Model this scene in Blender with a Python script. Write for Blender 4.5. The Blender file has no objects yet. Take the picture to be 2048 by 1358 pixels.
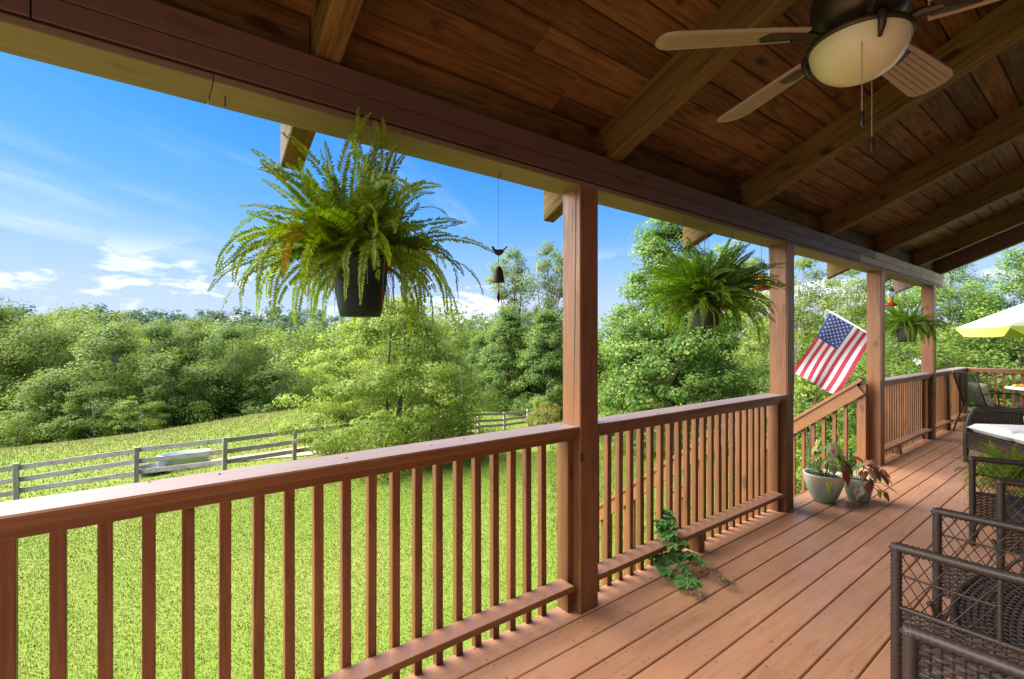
import bpy, math, random
import numpy as np
from mathutils import Vector, Matrix

S = bpy.context.scene
C = S.collection
R = math.radians
rnd = random.Random(7)
rng = np.random.default_rng(11)

# ---------------------------------------------------------------- camera
FPX, CAM_H, YAW = 950.0, 1.446, math.atan(1241 / 950.0)
CA, SA = math.cos(YAW), math.sin(YAW)
cam = bpy.data.objects.new('camera', bpy.data.cameras.new('camera'))
C.objects.link(cam)
cam.location = (0, 0, CAM_H)
cam.rotation_euler = (R(90), 0, YAW)
cam.data.sensor_width = 36
cam.data.lens = FPX / 2048 * 36
cam.data.shift_y = 3 / 2048
cam.data.clip_start = 0.02
cam.data.clip_end = 3000
S.camera = cam

# ---------------------------------------------------------------- sky
SUN_EL, SUN_AZ = R(47), R(213)          # azimuth measured from +Y towards +X
W = bpy.data.worlds.new('World'); S.world = W; W.use_nodes = True
wn, wl = W.node_tree.nodes, W.node_tree.links
wn.clear()
def N(t, loc=None, **kw):
    n = wn.new(t)
    for k, v in kw.items(): setattr(n, k, v)
    return n
def wmath(op, a, b=None, clamp=False):
    n = wn.new('ShaderNodeMath'); n.operation = op; n.use_clamp = clamp
    for i, v in enumerate((a, b)):
        if v is None: continue
        if isinstance(v, (int, float)): n.inputs[i].default_value = v
        else: wl.new(v, n.inputs[i])
    return n.outputs[0]
sky = N('ShaderNodeTexSky'); sky.sky_type = 'NISHITA'; sky.sun_disc = False
sky.sun_elevation = SUN_EL; sky.sun_rotation = SUN_AZ
sky.altitude = 300; sky.air_density = 1.0; sky.dust_density = 0.3; sky.ozone_density = 2.4
tc = N('ShaderNodeTexCoord')
sep = N('ShaderNodeSeparateXYZ'); wl.new(tc.outputs['Generated'], sep.inputs[0])
dz = wmath('MAXIMUM', sep.outputs[2], 0.0)
den = wmath('ADD', dz, 0.16)
cx = wmath('DIVIDE', sep.outputs[0], den); cy = wmath('DIVIDE', sep.outputs[1], den)
def wnoise(sx, sy, sz, off, scale, detail, rough, src):
    cmb = N('ShaderNodeCombineXYZ')
    for i, (s, k) in enumerate(zip(src, (sx, sy, sz))):
        wl.new(wmath('MULTIPLY_ADD', s, k) if False else wmath('MULTIPLY', s, k), cmb.inputs[i])
    add = N('ShaderNodeVectorMath'); add.operation = 'ADD'; wl.new(cmb.outputs[0], add.inputs[0]); add.inputs[1].default_value = off
    n = N('ShaderNodeTexNoise'); n.inputs['Scale'].default_value = scale; n.inputs['Detail'].default_value = detail
    n.inputs['Roughness'].default_value = rough; n.inputs['Distortion'].default_value = 0.25
    wl.new(add.outputs[0], n.inputs['Vector'])
    return n.outputs['Fac']
def wramp(v, a, b):
    n = N('ShaderNodeMapRange'); n.inputs[1].default_value = a; n.inputs[2].default_value = b; n.clamp = True
    n.interpolation_type = 'SMOOTHSTEP'; wl.new(v, n.inputs[0]); return n.outputs[0]
# thin streaked cirrus, drawn out roughly along the view's left-right direction
rx = wmath('ADD', wmath('MULTIPLY', cx, 0.80), wmath('MULTIPLY', cy, 0.60))
ry = wmath('ADD', wmath('MULTIPLY', cx, -0.60), wmath('MULTIPLY', cy, 0.80))
cir = wnoise(0.9, 0.28, 1.0, (3.1, 1.7, 0.0), 1.5, 7, 0.58, (rx, ry, dz))
cirm = wmath('MULTIPLY', wramp(cir, 0.55, 0.85), 0.5)
# heaped clouds low over the hills
cum = wnoise(1, 1, 2.6, (0.55, 2.3, 0.4), 4.2, 8, 0.55, (sep.outputs[0], sep.outputs[1], sep.outputs[2]))
band = wmath('MULTIPLY', wramp(sep.outputs[2], -0.02, 0.04), wmath('SUBTRACT', 1.0, wramp(sep.outputs[2], 0.10, 0.20)))
cumm = wmath('MULTIPLY', wramp(cum, 0.545, 0.60), wmath('MULTIPLY', band, 0.80))
fac = wmath('MAXIMUM', cirm, cumm)
hs = N('ShaderNodeHueSaturation'); hs.inputs['Hue'].default_value = 0.515; hs.inputs['Saturation'].default_value = 1.45; hs.inputs['Value'].default_value = 1.0
wl.new(sky.outputs[0], hs.inputs['Color'])
# the photograph's sky keeps its blue down to the hills: soft limit per channel, the same in every direction
spc = N('ShaderNodeSeparateColor'); wl.new(hs.outputs[0], spc.inputs[0]); cmc = N('ShaderNodeCombineColor')
for i_, lim_ in enumerate((2.2, 2.75, 4.5)):
    c_ = spc.outputs[i_]; q_ = wmath('DIVIDE', c_, lim_)
    wl.new(wmath('DIVIDE', c_, wmath('SQRT', wmath('ADD', 1.0, wmath('MULTIPLY', q_, q_)))), cmc.inputs[i_])
mixc = N('ShaderNodeMix'); mixc.data_type = 'RGBA'
wl.new(fac, mixc.inputs[0]); wl.new(cmc.outputs[0], mixc.inputs[6]); mixc.inputs[7].default_value = (4.0, 4.15, 4.5, 1)
bg = N('ShaderNodeBackground'); bg.inputs['Strength'].default_value = 0.074
wl.new(mixc.outputs[2], bg.inputs['Color'])
wo = N('ShaderNodeOutputWorld'); wl.new(bg.outputs[0], wo.inputs[0])

# ---------------------------------------------------------------- sun
sd = bpy.data.lights.new('sun', 'SUN'); sd.energy = 4.6; sd.angle = R(84); sd.color = (1.0, 0.955, 0.88)
so = bpy.data.objects.new('sun', sd); C.objects.link(so)
sdir = Vector((math.cos(SUN_EL) * math.sin(SUN_AZ), math.cos(SUN_EL) * math.cos(SUN_AZ), math.sin(SUN_EL)))
so.rotation_euler = (-sdir).to_track_quat('-Z', 'Y').to_euler(); so.location = (20, -20, 40)

vs = S.view_settings
vs.view_transform = 'Standard'; vs.look = 'None'; vs.exposure = 2.1; vs.gamma = 1; vs.use_curve_mapping = False
S.cycles.max_bounces = 10; S.cycles.diffuse_bounces = 6; S.cycles.transmission_bounces = 4
S.cycles.use_denoising = True; S.cycles.sample_clamp_indirect = 6

# ================================================================ helpers
def atd(x, y, d):
    """world point seen at photo pixel (x, y) at depth d metres"""
    u = (x - 1024) / FPX; w = (682 - y) / FPX
    return Vector(((u * CA - SA) * d, (u * SA + CA) * d, CAM_H + w * d))

ORG = {}
def tag(o, label=None, cat=None, group=None, kind=None):
    if label: o['label'] = label
    if cat: o['category'] = cat
    if group: o['group'] = group
    if kind: o['kind'] = kind
    return o
def thing(name, loc, label=None, cat=None, group=None, kind=None, rotz=0):
    o = bpy.data.objects.new(name, None); C.objects.link(o)
    o.location = loc; o.rotation_euler = (0, 0, rotz); o.empty_display_size = 0.1
    ORG[o] = Vector(loc) if rotz == 0 else Vector((0, 0, 0))
    return tag(o, label, cat, group, kind)
def link(name, me, mat=None, parent=None, loc=None):
    o = bpy.data.objects.new(name, me); C.objects.link(o)
    if mat is not None and len(me.materials) == 0: me.materials.append(mat)
    if parent is not None:
        o.parent = parent; ORG[o] = ORG[parent]
        if loc is not None: o.location = Vector(loc) - ORG[parent]
    else:
        ORG[o] = Vector((0, 0, 0))
        if loc is not None: o.location = loc; ORG[o] = Vector(loc)
    return o
def copy_tree(o, parent=None):
    c = o.copy(); C.objects.link(c); c.parent = parent
    ORG[c] = ORG.get(o, Vector())
    for ch in list(o.children): copy_tree(ch, c)
    return c

class MB:
    def __init__(s): s.v = []; s.f = []; s.mi = []; s.cur = 0; s.uv = None
    def add(s, vs, fs):
        n = len(s.v); s.v.extend([tuple(p) for p in vs]); s.f.extend([tuple(i + n for i in f) for f in fs]); s.mi.extend([s.cur] * len(fs)); return s
    def box(s, x0, x1, y0, y1, z0, z1, b=0.0):
        """box, the four edges along its longest axis chamfered by b"""
        lo = (x0, y0, z0); hi = (x1, y1, z1); d = [hi[i] - lo[i] for i in range(3)]
        ax = d.index(max(d)); p, q = [i for i in range(3) if i != ax]
        if b <= 0:
            prof = [(lo[p], lo[q]), (hi[p], lo[q]), (hi[p], hi[q]), (lo[p], hi[q])]
        else:
            prof = [(lo[p] + b, lo[q]), (hi[p] - b, lo[q]), (hi[p], lo[q] + b), (hi[p], hi[q] - b), (hi[p] - b, hi[q]), (lo[p] + b, hi[q]), (lo[p], hi[q] - b), (lo[p], lo[q] + b)]
        n = len(prof); vs = []
        for e in (lo[ax], hi[ax]):
            for a, c in prof:
                t = [0, 0, 0]; t[ax] = e; t[p] = a; t[q] = c; vs.append(t)
        fs = [(i, (i + 1) % n, n + (i + 1) % n, n + i) for i in range(n)]
        fs += [tuple(range(n - 1, -1, -1)), tuple(range(n, 2 * n))]
        if ax == 1: fs = [tuple(reversed(f)) for f in fs]
        return s.add(vs, fs)
    def obox(s, a, b_, w, h, ch=0.0, up=(0, 0, 1)):
        """beam from a to b_, width w (sideways) and height h"""
        a = Vector(a); b_ = Vector(b_); t = (b_ - a).normalized(); sd_ = t.cross(Vector(up)).normalized(); u = sd_.cross(t)
        if ch <= 0: prof = [(-w / 2, -h / 2), (w / 2, -h / 2), (w / 2, h / 2), (-w / 2, h / 2)]
        else: prof = [(-w/2+ch, -h/2), (w/2-ch, -h/2), (w/2, -h/2+ch), (w/2, h/2-ch), (w/2-ch, h/2), (-w/2+ch, h/2), (-w/2, h/2-ch), (-w/2, -h/2+ch)]
        n = len(prof)
        vs = [e + sd_ * p + u * q for e in (a, b_) for p, q in prof]
        fs = [(i, n + i, n + (i + 1) % n, (i + 1) % n) for i in range(n)] + [tuple(range(n)), tuple(range(2 * n - 1, n - 1, -1))]
        return s.add(vs, fs)
    def tube(s, pts, r, sides=8, cap=True, closed=False, flat=1.0):
        pts = [Vector(p) for p in pts]; n = len(pts)
        rr = r if hasattr(r, '__len__') else [r] * n
        vs = []; ref = None
        for i, p in enumerate(pts):
            if closed: t = pts[(i + 1) % n] - pts[i - 1]
            else: t = pts[min(i + 1, n - 1)] - pts[max(i - 1, 0)]
            if t.length < 1e-9: t = Vector((0, 0, 1))
            t.normalize()
            if ref is None: ref = Vector((0, 0, 1)) if abs(t.z) < 0.9 else Vector((1, 0, 0))
            a = t.cross(ref)
            if a.length < 1e-4: a = t.orthogonal()
            a.normalize(); b = a.cross(t); ref = b
            for k in range(sides):
                an = 2 * math.pi * k / sides
                vs.append(p + a * (math.cos(an) * rr[i]) + b * (math.sin(an) * rr[i] * flat))
        fs = []
        for i in range(n if closed else n - 1):
            j = (i + 1) % n
            for k in range(sides):
                m = (k + 1) % sides
                fs.append((i * sides + k, i * sides + m, j * sides + m, j * sides + k))
        if cap and not closed:
            fs.append(tuple(range(sides - 1, -1, -1))); fs.append(tuple((n - 1) * sides + k for k in range(sides)))
        return s.add(vs, fs)
    def lathe(s, prof, c=(0, 0, 0), seg=24, sx=1.0, sy=1.0):
        vs = []; n = len(prof)
        for r, z in prof:
            for k in range(seg):
                an = 2 * math.pi * k / seg
                vs.append((c[0] + r * sx * math.cos(an), c[1] + r * sy * math.sin(an), c[2] + z))
        fs = []
        for i in range(n - 1):
            for k in range(seg):
                m = (k + 1) % seg
                fs.append((i * seg + k, i * seg + m, (i + 1) * seg + m, (i + 1) * seg + k))
        return s.add(vs, fs)
    def mesh(s, name, smooth=False, origin=None):
        me = bpy.data.meshes.new(name)
        v = s.v
        if origin is not None and any(origin): v = [(p[0] - origin[0], p[1] - origin[1], p[2] - origin[2]) for p in v]
        me.from_pydata(v, [], s.f)
        if smooth:
            me.polygons.foreach_set('use_smooth', [True] * len(me.polygons))
        if any(s.mi): me.polygons.foreach_set('material_index', s.mi)
        if s.uv is not None:
            l = me.uv_layers.new(name='UVMap'); flat = []
            for poly in me.polygons:
                for vi in poly.vertices: flat.extend(s.uv[vi])
            l.data.foreach_set('uv', flat)
        me.update(); return me
    def build(s, name, mat, parent=None, smooth=False, loc=None):
        org = ORG[parent] if parent is not None else (Vector(loc) if loc is not None else Vector((0, 0, 0)))
        me = s.mesh(name, smooth, org)
        for m in (mat if isinstance(mat, (list, tuple)) else [mat]): me.materials.append(m)
        o = link(name, me, None, parent)
        if parent is None and loc is not None: o.location = loc; ORG[o] = Vector(loc)
        return o

def np_mesh(name, verts, faces, mat, attr=None, smooth=False, nrm=None):
    """verts (n,3), faces (m,k) with k fixed"""
    me = bpy.data.meshes.new(name); n, (m, k) = len(verts), faces.shape
    me.vertices.add(n); me.vertices.foreach_set('co', np.ascontiguousarray(verts, np.float32).ravel())
    me.loops.add(m * k); me.loops.foreach_set('vertex_index', np.ascontiguousarray(faces, np.int32).ravel())
    me.polygons.add(m); me.polygons.foreach_set('loop_start', np.arange(0, m * k, k, dtype=np.int32))
    try: me.polygons.foreach_set('loop_total', np.full(m, k, np.int32))
    except Exception: pass
    if smooth: me.polygons.foreach_set('use_smooth', np.ones(m, bool))
    me.update(calc_edges=True)
    if nrm is not None:
        me.polygons.foreach_set('use_smooth', np.ones(m, bool)); me.normals_split_custom_set_from_vertices(np.ascontiguousarray(nrm, np.float32))
    if attr is not None:
        a = me.attributes.new('tint', 'FLOAT', 'FACE'); a.data.foreach_set('value', np.ascontiguousarray(attr, np.float32))
    if mat is not None: me.materials.append(mat)
    return me

# ================================================================ materials
def new_mat(name):
    m = bpy.data.materials.new(name); m.use_nodes = True
    nt = m.node_tree; nt.nodes.clear()
    out = nt.nodes.new('ShaderNodeOutputMaterial'); p = nt.nodes.new('ShaderNodeBsdfPrincipled')
    nt.links.new(p.outputs[0], out.inputs[0])
    return m, nt, p, out
def nd(nt, t, **kw):
    n = nt.nodes.new(t)
    for k, v in kw.items():
        if k in ('operation', 'data_type', 'blend_type', 'interpolation_type', 'feature', 'wave_type', 'bands_direction', 'attribute_name', 'use_clamp', 'clamp', 'vector_type'): setattr(n, k, v)
        else: n.inputs[k].default_value = v
    return n
def vmap(nt, vec, scale, off=(0, 0, 0), rot=(0, 0, 0)):
    m = nt.nodes.new('ShaderNodeMapping'); m.inputs['Scale'].default_value = scale; m.inputs['Location'].default_value = off; m.inputs['Rotation'].default_value = rot
    nt.links.new(vec, m.inputs['Vector']); return m.outputs[0]
def ramp(nt, fac, stops, interp='LINEAR'):
    r = nt.nodes.new('ShaderNodeValToRGB'); r.color_ramp.interpolation = interp
    el = r.color_ramp.elements
    while len(el) < len(stops): el.new(0.5)
    for e, (p, c) in zip(el, stops): e.position = p; e.color = (c[0], c[1], c[2], 1)
    nt.links.new(fac, r.inputs[0]); return r.outputs[0]
def mixrgb(nt, f, a, b, mode='MIX'):
    n = nt.nodes.new('ShaderNodeMix'); n.data_type = 'RGBA'; n.blend_type = mode
    for i, v in ((0, f), (6, a), (7, b)):
        if isinstance(v, (int, float)): n.inputs[i].default_value = v
        elif isinstance(v, (tuple, list)): n.inputs[i].default_value = (v[0], v[1], v[2], 1)
        else: nt.links.new(v, n.inputs[i])
    return n.outputs[2]
def mathn(nt, op, a, b=None, clamp=False):
    n = nt.nodes.new('ShaderNodeMath'); n.operation = op; n.use_clamp = clamp
    for i, v in enumerate((a, b)):
        if v is None: continue
        if isinstance(v, (int, float)): n.inputs[i].default_value = v
        else: nt.links.new(v, n.inputs[i])
    return n.outputs[0]
def maprange(nt, v, a, b, c=0.0, d=1.0):
    n = nt.nodes.new('ShaderNodeMapRange'); n.clamp = True
    for i, x in enumerate((a, b, c, d)): n.inputs[i + 1].default_value = x
    nt.links.new(v, n.inputs[0]); return n.outputs[0]
def noise(nt, vec, scale, detail=4, rough=0.55, dist=0.0):
    n = nt.nodes.new('ShaderNodeTexNoise'); n.inputs['Scale'].default_value = scale; n.inputs['Detail'].default_value = detail
    n.inputs['Roughness'].default_value = rough; n.inputs['Distortion'].default_value = dist
    nt.links.new(vec, n.inputs['Vector']); return n.outputs['Fac']
def bump(nt, h, strength, dist, p):
    b = nt.nodes.new('ShaderNodeBump'); b.inputs['Strength'].default_value = strength; b.inputs['Distance'].default_value = dist
    nt.links.new(h, b.inputs['Height']); nt.links.new(b.outputs[0], p.inputs['Normal'])

def wood(name, base, dark, axis='Y', rough=0.5, grain=0.5, knots=0.0, var=0.25, wear=None, rot=(0, 0, 0), spec=0.5, wear_range=(0.55, 0.75), bumps=0.35, coat=0.0):
    """painted or bare timber; grain runs along the given world axis, every board shifted by its own random"""
    m, nt, p, out = new_mat(name); L = nt.links
    geo = nt.nodes.new('ShaderNodeNewGeometry'); oi = nt.nodes.new('ShaderNodeObjectInfo')
    sc = nt.nodes.new('ShaderNodeVectorMath'); sc.operation = 'MULTIPLY_ADD'
    cb = nt.nodes.new('ShaderNodeCombineXYZ')
    for i in range(3): L.new(oi.outputs['Random'], cb.inputs[i])
    L.new(cb.outputs[0], sc.inputs[0]); sc.inputs[1].default_value = (17.3, 31.7, 23.9)
    if any(rot):
        L.new(vmap(nt, geo.outputs['Position'], (1, 1, 1), rot=rot), sc.inputs[2])
    else: L.new(geo.outputs['Position'], sc.inputs[2])
    v = sc.outputs[0]
    k = {'X': (0.06, 1, 1), 'Y': (1, 0.06, 1), 'Z': (1, 1, 0.06)}[axis]
    st = vmap(nt, v, k)
    n1 = noise(nt, st, 42, 6, 0.6, 0.9)
    n2 = noise(nt, st, 170, 3, 0.6)
    n3 = noise(nt, v, 2.2, 4, 0.6)
    f = mathn(nt, 'MULTIPLY', maprange(nt, n1, 0.42, 0.66), grain)
    col = mixrgb(nt, f, base, dark)
    # board-to-board and patchy variation
    hsv = nt.nodes.new('ShaderNodeHueSaturation'); hsv.inputs['Saturation'].default_value = 1
    val = mathn(nt, 'ADD', mathn(nt, 'MULTIPLY', mathn(nt, 'SUBTRACT', oi.outputs['Random'], 0.5), var), 1.0)
    val = mathn(nt, 'MULTIPLY', val, maprange(nt, n3, 0.25, 0.75, 1 - var * 0.5, 1 + var * 0.5))
    L.new(val, hsv.inputs['Value']); L.new(col, hsv.inputs['Color']); col = hsv.outputs[0]
    if knots > 0:
        vk = vmap(nt, v, tuple(1.0 if c < 0.5 else 2.2 for c in k))
        vo = nt.nodes.new('ShaderNodeTexVoronoi'); vo.inputs['Scale'].default_value = 2.7; vo.inputs['Randomness'].default_value = 1
        wob = nt.nodes.new('ShaderNodeVectorMath'); wob.operation = 'MULTIPLY_ADD'
        nz = nt.nodes.new('ShaderNodeTexNoise'); nz.inputs['Scale'].default_value = 9; L.new(v, nz.inputs['Vector'])
        L.new(nz.outputs['Color'], wob.inputs[0]); wob.inputs[1].default_value = (.12, .12, .12); L.new(vk, wob.inputs[2])
        L.new(wob.outputs[0], vo.inputs['Vector'])
        kf = mathn(nt, 'MULTIPLY', maprange(nt, vo.outputs['Distance'], 0.20, 0.09), knots)
        col = mixrgb(nt, kf, col, tuple(c * 0.25 for c in dark))
    rgh = maprange(nt, n1, 0.3, 0.7, rough - 0.06, rough + 0.12)
    if wear is not None:
        wf = maprange(nt, noise(nt, vmap(nt, v, tuple(c ** 0.5 for c in k)), 9, 7, 0.68), *wear_range)
        col = mixrgb(nt, wf, col, wear); rgh = mathn(nt, 'ADD', rgh, mathn(nt, 'MULTIPLY', wf, 0.2), True)
    L.new(col, p.inputs['Base Color']); L.new(rgh, p.inputs['Roughness'])
    p.inputs['Specular IOR Level'].default_value = spec
    p.inputs['Coat Weight'].default_value = coat; p.inputs['Coat Roughness'].default_value = 0.3
    h = mathn(nt, 'ADD', mathn(nt, 'MULTIPLY', n1, 0.7), mathn(nt, 'MULTIPLY', n2, 0.3))
    bump(nt, h, bumps, 0.004, p)
    return m

PAINT = (0.198, 0.078, 0.025); PAINT_D = (0.122, 0.044, 0.014)
M = {}
M['deck'] = wood('deck_paint', (0.45, 0.222, 0.116), (0.35, 0.150, 0.072), 'Y', 0.36, 0.6, 0.12, 0.2, wear=(0.45, 0.27, 0.18), wear_range=(0.5, 0.95), spec=0.5, bumps=0.25)
M['rail_y'] = wood('rail_paint', PAINT, PAINT_D, 'Y', 0.40, 0.75, 0.5, 0.2, wear=(0.17, 0.075, 0.04), wear_range=(0.58, 0.8), spec=0.5, bumps=0.5)
M['rail_x'] = wood('rail_paint_across', PAINT, PAINT_D, 'X', 0.36, 0.6, 0, 0.12, spec=0.6, bumps=0.3)
M['rail_z'] = wood('post_paint', (0.205, 0.080, 0.027), PAINT_D, 'Z', 0.46, 0.8, 0.6, 0.28, wear=(0.16, 0.07, 0.038), wear_range=(0.56, 0.8), spec=0.45, bumps=0.7)
M['weathered_post'] = wood('post_paint_weathered', (0.33, 0.135, 0.072), (0.15, 0.09, 0.06), 'Z', 0.5, 0.7, 0.6, 0.14, wear=(0.22, 0.17, 0.13), wear_range=(0.56, 0.66), bumps=0.6)
M['beam'] = wood('beam_paint', (0.105, 0.050, 0.034), (0.072, 0.033, 0.022), 'Y', 0.55, 0.45, 0.5, 0.10, bumps=0.3)
M['beam_grey'] = wood('beam_weathered', (0.47, 0.35, 0.30), (0.33, 0.22, 0.17), 'Y', 0.62, 0.6, 0.4, 0.12, wear=(0.36, 0.31, 0.28), wear_range=(0.45, 0.65), bumps=0.5)
M['plate'] = wood('beam_underside', (0.165, 0.112, 0.062), (0.115, 0.075, 0.040), 'Y', 0.6, 0.4, 0.35, 0.12, bumps=0.3)
M['ceiling'] = wood('ceiling_pine', (0.130, 0.064, 0.019), (0.046, 0.020, 0.006), 'Y', 0.60, 0.85, 0.75, 0.65, spec=0.15, wear=(0.105, 0.068, 0.022), wear_range=(0.55, 0.8), bumps=0.5)
M['rafter'] = wood('rafter_pine', (0.130, 0.080, 0.023), (0.052, 0.029, 0.008), 'X', 0.7, 0.8, 0.85, 0.25, spec=0.15, rot=(0, R(22.8), 0), bumps=0.6)
M['tail'] = M['rafter']
M['fence'] = wood('fence_grey_wood', (0.42, 0.37, 0.34), (0.21, 0.17, 0.145), 'Y', 0.85, 0.8, 0.3, 0.25, wear=(0.13, 0.10, 0.085), wear_range=(0.55, 0.7), spec=0.2, bumps=0.8)
M['fence_post'] = wood('fence_post_wood', (0.36, 0.305, 0.27), (0.18, 0.14, 0.12), 'Z', 0.85, 0.8, 0.2, 0.25, spec=0.2, bumps=0.8)
M['bark'] = wood('bark', (0.16, 0.125, 0.09), (0.06, 0.045, 0.033), 'Z', 0.9, 0.8, 0, 0.3, spec=0.1, bumps=1.0)
M['bark_pale'] = wood('bark_pale', (0.34, 0.31, 0.27), (0.15, 0.13, 0.11), 'Z', 0.9, 0.7, 0, 0.3, spec=0.1, bumps=1.0)

def pale_top(m, col, f=0.8):  # upward faces paler: faded paint plus sky sheen put into the colour
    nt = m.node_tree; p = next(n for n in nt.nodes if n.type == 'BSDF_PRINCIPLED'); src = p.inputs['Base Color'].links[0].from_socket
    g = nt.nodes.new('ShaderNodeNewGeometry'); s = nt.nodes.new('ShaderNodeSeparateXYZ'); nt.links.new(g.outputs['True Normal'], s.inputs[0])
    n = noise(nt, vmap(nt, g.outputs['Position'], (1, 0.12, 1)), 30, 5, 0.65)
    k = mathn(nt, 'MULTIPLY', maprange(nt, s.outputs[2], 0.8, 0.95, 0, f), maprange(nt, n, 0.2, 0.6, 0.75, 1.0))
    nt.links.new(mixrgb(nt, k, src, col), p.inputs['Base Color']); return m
M['cap_y'] = pale_top(wood('cap_paint', PAINT, PAINT_D, 'Y', 0.46, 0.6, 0, 0.12, spec=0.4, bumps=0.5), (0.275, 0.205, 0.190), .9)
M['cap_x'] = pale_top(wood('cap_paint_across', PAINT, PAINT_D, 'X', 0.36, 0.6, 0, 0.12, spec=0.6, bumps=0.3), (0.31, 0.235, 0.222), .9)
M['low_y'] = pale_top(wood('low_rail_paint', PAINT, PAINT_D, 'Y', 0.32, 0.6, 0, 0.12, spec=0.6, bumps=0.3), (0.42, 0.21, 0.13), 0.6)
def plain(name, col, rough=0.5, metal=0.0, spec=0.5, var=0.12, scale=8.0, bmp=0.0, **kw):
    m, nt, p, out = new_mat(name)
    geo = nt.nodes.new('ShaderNodeNewGeometry')
    n = noise(nt, geo.outputs['Position'], scale, 5, 0.6)
    c = mixrgb(nt, maprange(nt, n, 0.3, 0.7), tuple(x * (1 - var) for x in col), tuple(min(1, x * (1 + var)) for x in col))
    nt.links.new(c, p.inputs['Base Color'])
    nt.links.new(maprange(nt, n, 0.3, 0.7, max(0.02, rough - 0.06), min(1, rough + 0.06)), p.inputs['Roughness'])
    p.inputs['Metallic'].default_value = metal; p.inputs['Specular IOR Level'].default_value = spec
    for k, v in kw.items(): p.inputs[k].default_value = v
    if bmp: bump(nt, noise(nt, geo.outputs['Position'], scale * 12, 3), bmp, 0.003, p)
    return m
M['black_plastic'] = plain('dark_green_plastic', (0.010, 0.024, 0.020), 0.5, spec=0.15)
M['basket'] = plain('brown_basket', (0.030, 0.024, 0.020), 0.7, scale=30)
M['soil'] = plain('potting_soil', (0.022, 0.014, 0.009), 0.95, scale=60, bmp=1.0)
M['wire'] = plain('dark_wire', (0.05, 0.05, 0.045), 0.5, 0.6)
M['bronze'] = plain('dark_bronze', (0.045, 0.034, 0.022), 0.42, 0.7)
M['iron'] = plain('rusted_iron', (0.040, 0.026, 0.020), 0.65, 0.3)
M['nail'] = plain('nail_head', (0.045, 0.022, 0.014), 0.7)
M['blade'] = None
M['wicker'] = None
M['black_metal'] = plain('black_metal', (0.012, 0.013, 0.014), 0.45, 0.2)
M['white_metal'] = plain('white_metal', (0.72, 0.74, 0.78), 0.4)
M['galv'] = plain('galvanised_steel', (0.44, 0.53, 0.53), 0.42, 0.35, scale=5)
M['galv_light'] = plain('galvanised_steel_band', (0.66, 0.72, 0.74), 0.4, 0.3, scale=5)
M['rubber'] = plain('black_rubber', (0.035, 0.042, 0.055), 0.6)
M['terracotta'] = plain('terracotta', (0.40, 0.15, 0.07), 0.75, scale=20)
M['lime'] = plain('lime_canvas', (0.56, 0.66, 0.10), 0.8, scale=3, var=0.06)
M['lime_pale'] = plain('pale_lime_canvas', (0.62, 0.70, 0.46), 0.8, scale=3, var=0.06)
M['flag_red'] = plain('flag_red', (0.38, 0.030, 0.055), 0.8, scale=20, var=0.08)
M['flag_white'] = plain('flag_white', (0.55, 0.54, 0.57), 0.8, scale=20, var=0.04)
M['flag_blue'] = plain('flag_blue', (0.030, 0.050, 0.17), 0.8, scale=20, var=0.08)
M['feeder_red'] = plain('red_plastic', (0.36, 0.022, 0.018), 0.3)
M['feeder_teal'] = plain('teal_cap', (0.06, 0.14, 0.12), 0.35)
M['nectar'] = plain('amber_nectar', (0.85, 0.42, 0.05), 0.15, **{'Transmission Weight': 0.4})
M['glass'] = plain('clear_glass', (0.86, 0.92, 0.90), 0.05, **{'Transmission Weight': 0.85})
M['food'] = plain('yellow_snacks', (0.75, 0.42, 0.06), 0.7, scale=40, var=0.4)
M['cloth_white'] = plain('white_cloth', (0.72, 0.70, 0.69), 0.9)
M['mint'] = plain('mint_piping', (0.34, 0.52, 0.44), 0.85)
M['pillow'] = plain('patterned_pillow', (0.26, 0.27, 0.17), 0.95, scale=30, var=0.6)
M['siding'] = plain('dark_siding', (0.10, 0.085, 0.07), 0.7)  # dark, so the added wall bounces little light
M['roofing'] = plain('brown_shingle', (0.10, 0.07, 0.055), 0.9, scale=20)
M['seed_stem'] = plain('dry_stem', (0.30, 0.16, 0.08), 0.8)
M['dirt'] = plain('bare_dirt', (0.42, 0.27, 0.19), 0.95, scale=3, var=0.3)
M['stone'] = plain('pale_stone', (0.55, 0.50, 0.44), 0.85, scale=4)

def fan_blade_mat():
    m, nt, p, out = new_mat('fan_blade_grooved')
    tcn = nt.nodes.new('ShaderNodeTexCoord')
    geo = nt.nodes.new('ShaderNodeNewGeometry')
    n = noise(nt, geo.outputs['Position'], 22, 5)
    nt.links.new(mixrgb(nt, n, (0.24, 0.175, 0.12), (0.32, 0.245, 0.18)), p.inputs['Base Color'])
    p.inputs['Roughness'].default_value = 0.55
    return m
M['blade'] = fan_blade_mat()
M['blade_groove'] = plain('fan_blade_groove', (0.10, 0.06, 0.035), 0.7)

def bowl_mat():
    m, nt, p, out = new_mat('alabaster_glass')
    geo = nt.nodes.new('ShaderNodeNewGeometry')
    n = noise(nt, geo.outputs['Position'], 7, 5)
    nt.links.new(mixrgb(nt, n, (0.50, 0.47, 0.30), (0.58, 0.54, 0.38)), p.inputs['Base Color'])
    p.inputs['Roughness'].default_value = 0.28
    p.inputs['Subsurface Weight'].default_value = 0.25; p.inputs['Subsurface Radius'].default_value = (.02, .02, .02)
    return m
M['bowl'] = bowl_mat()

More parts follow.
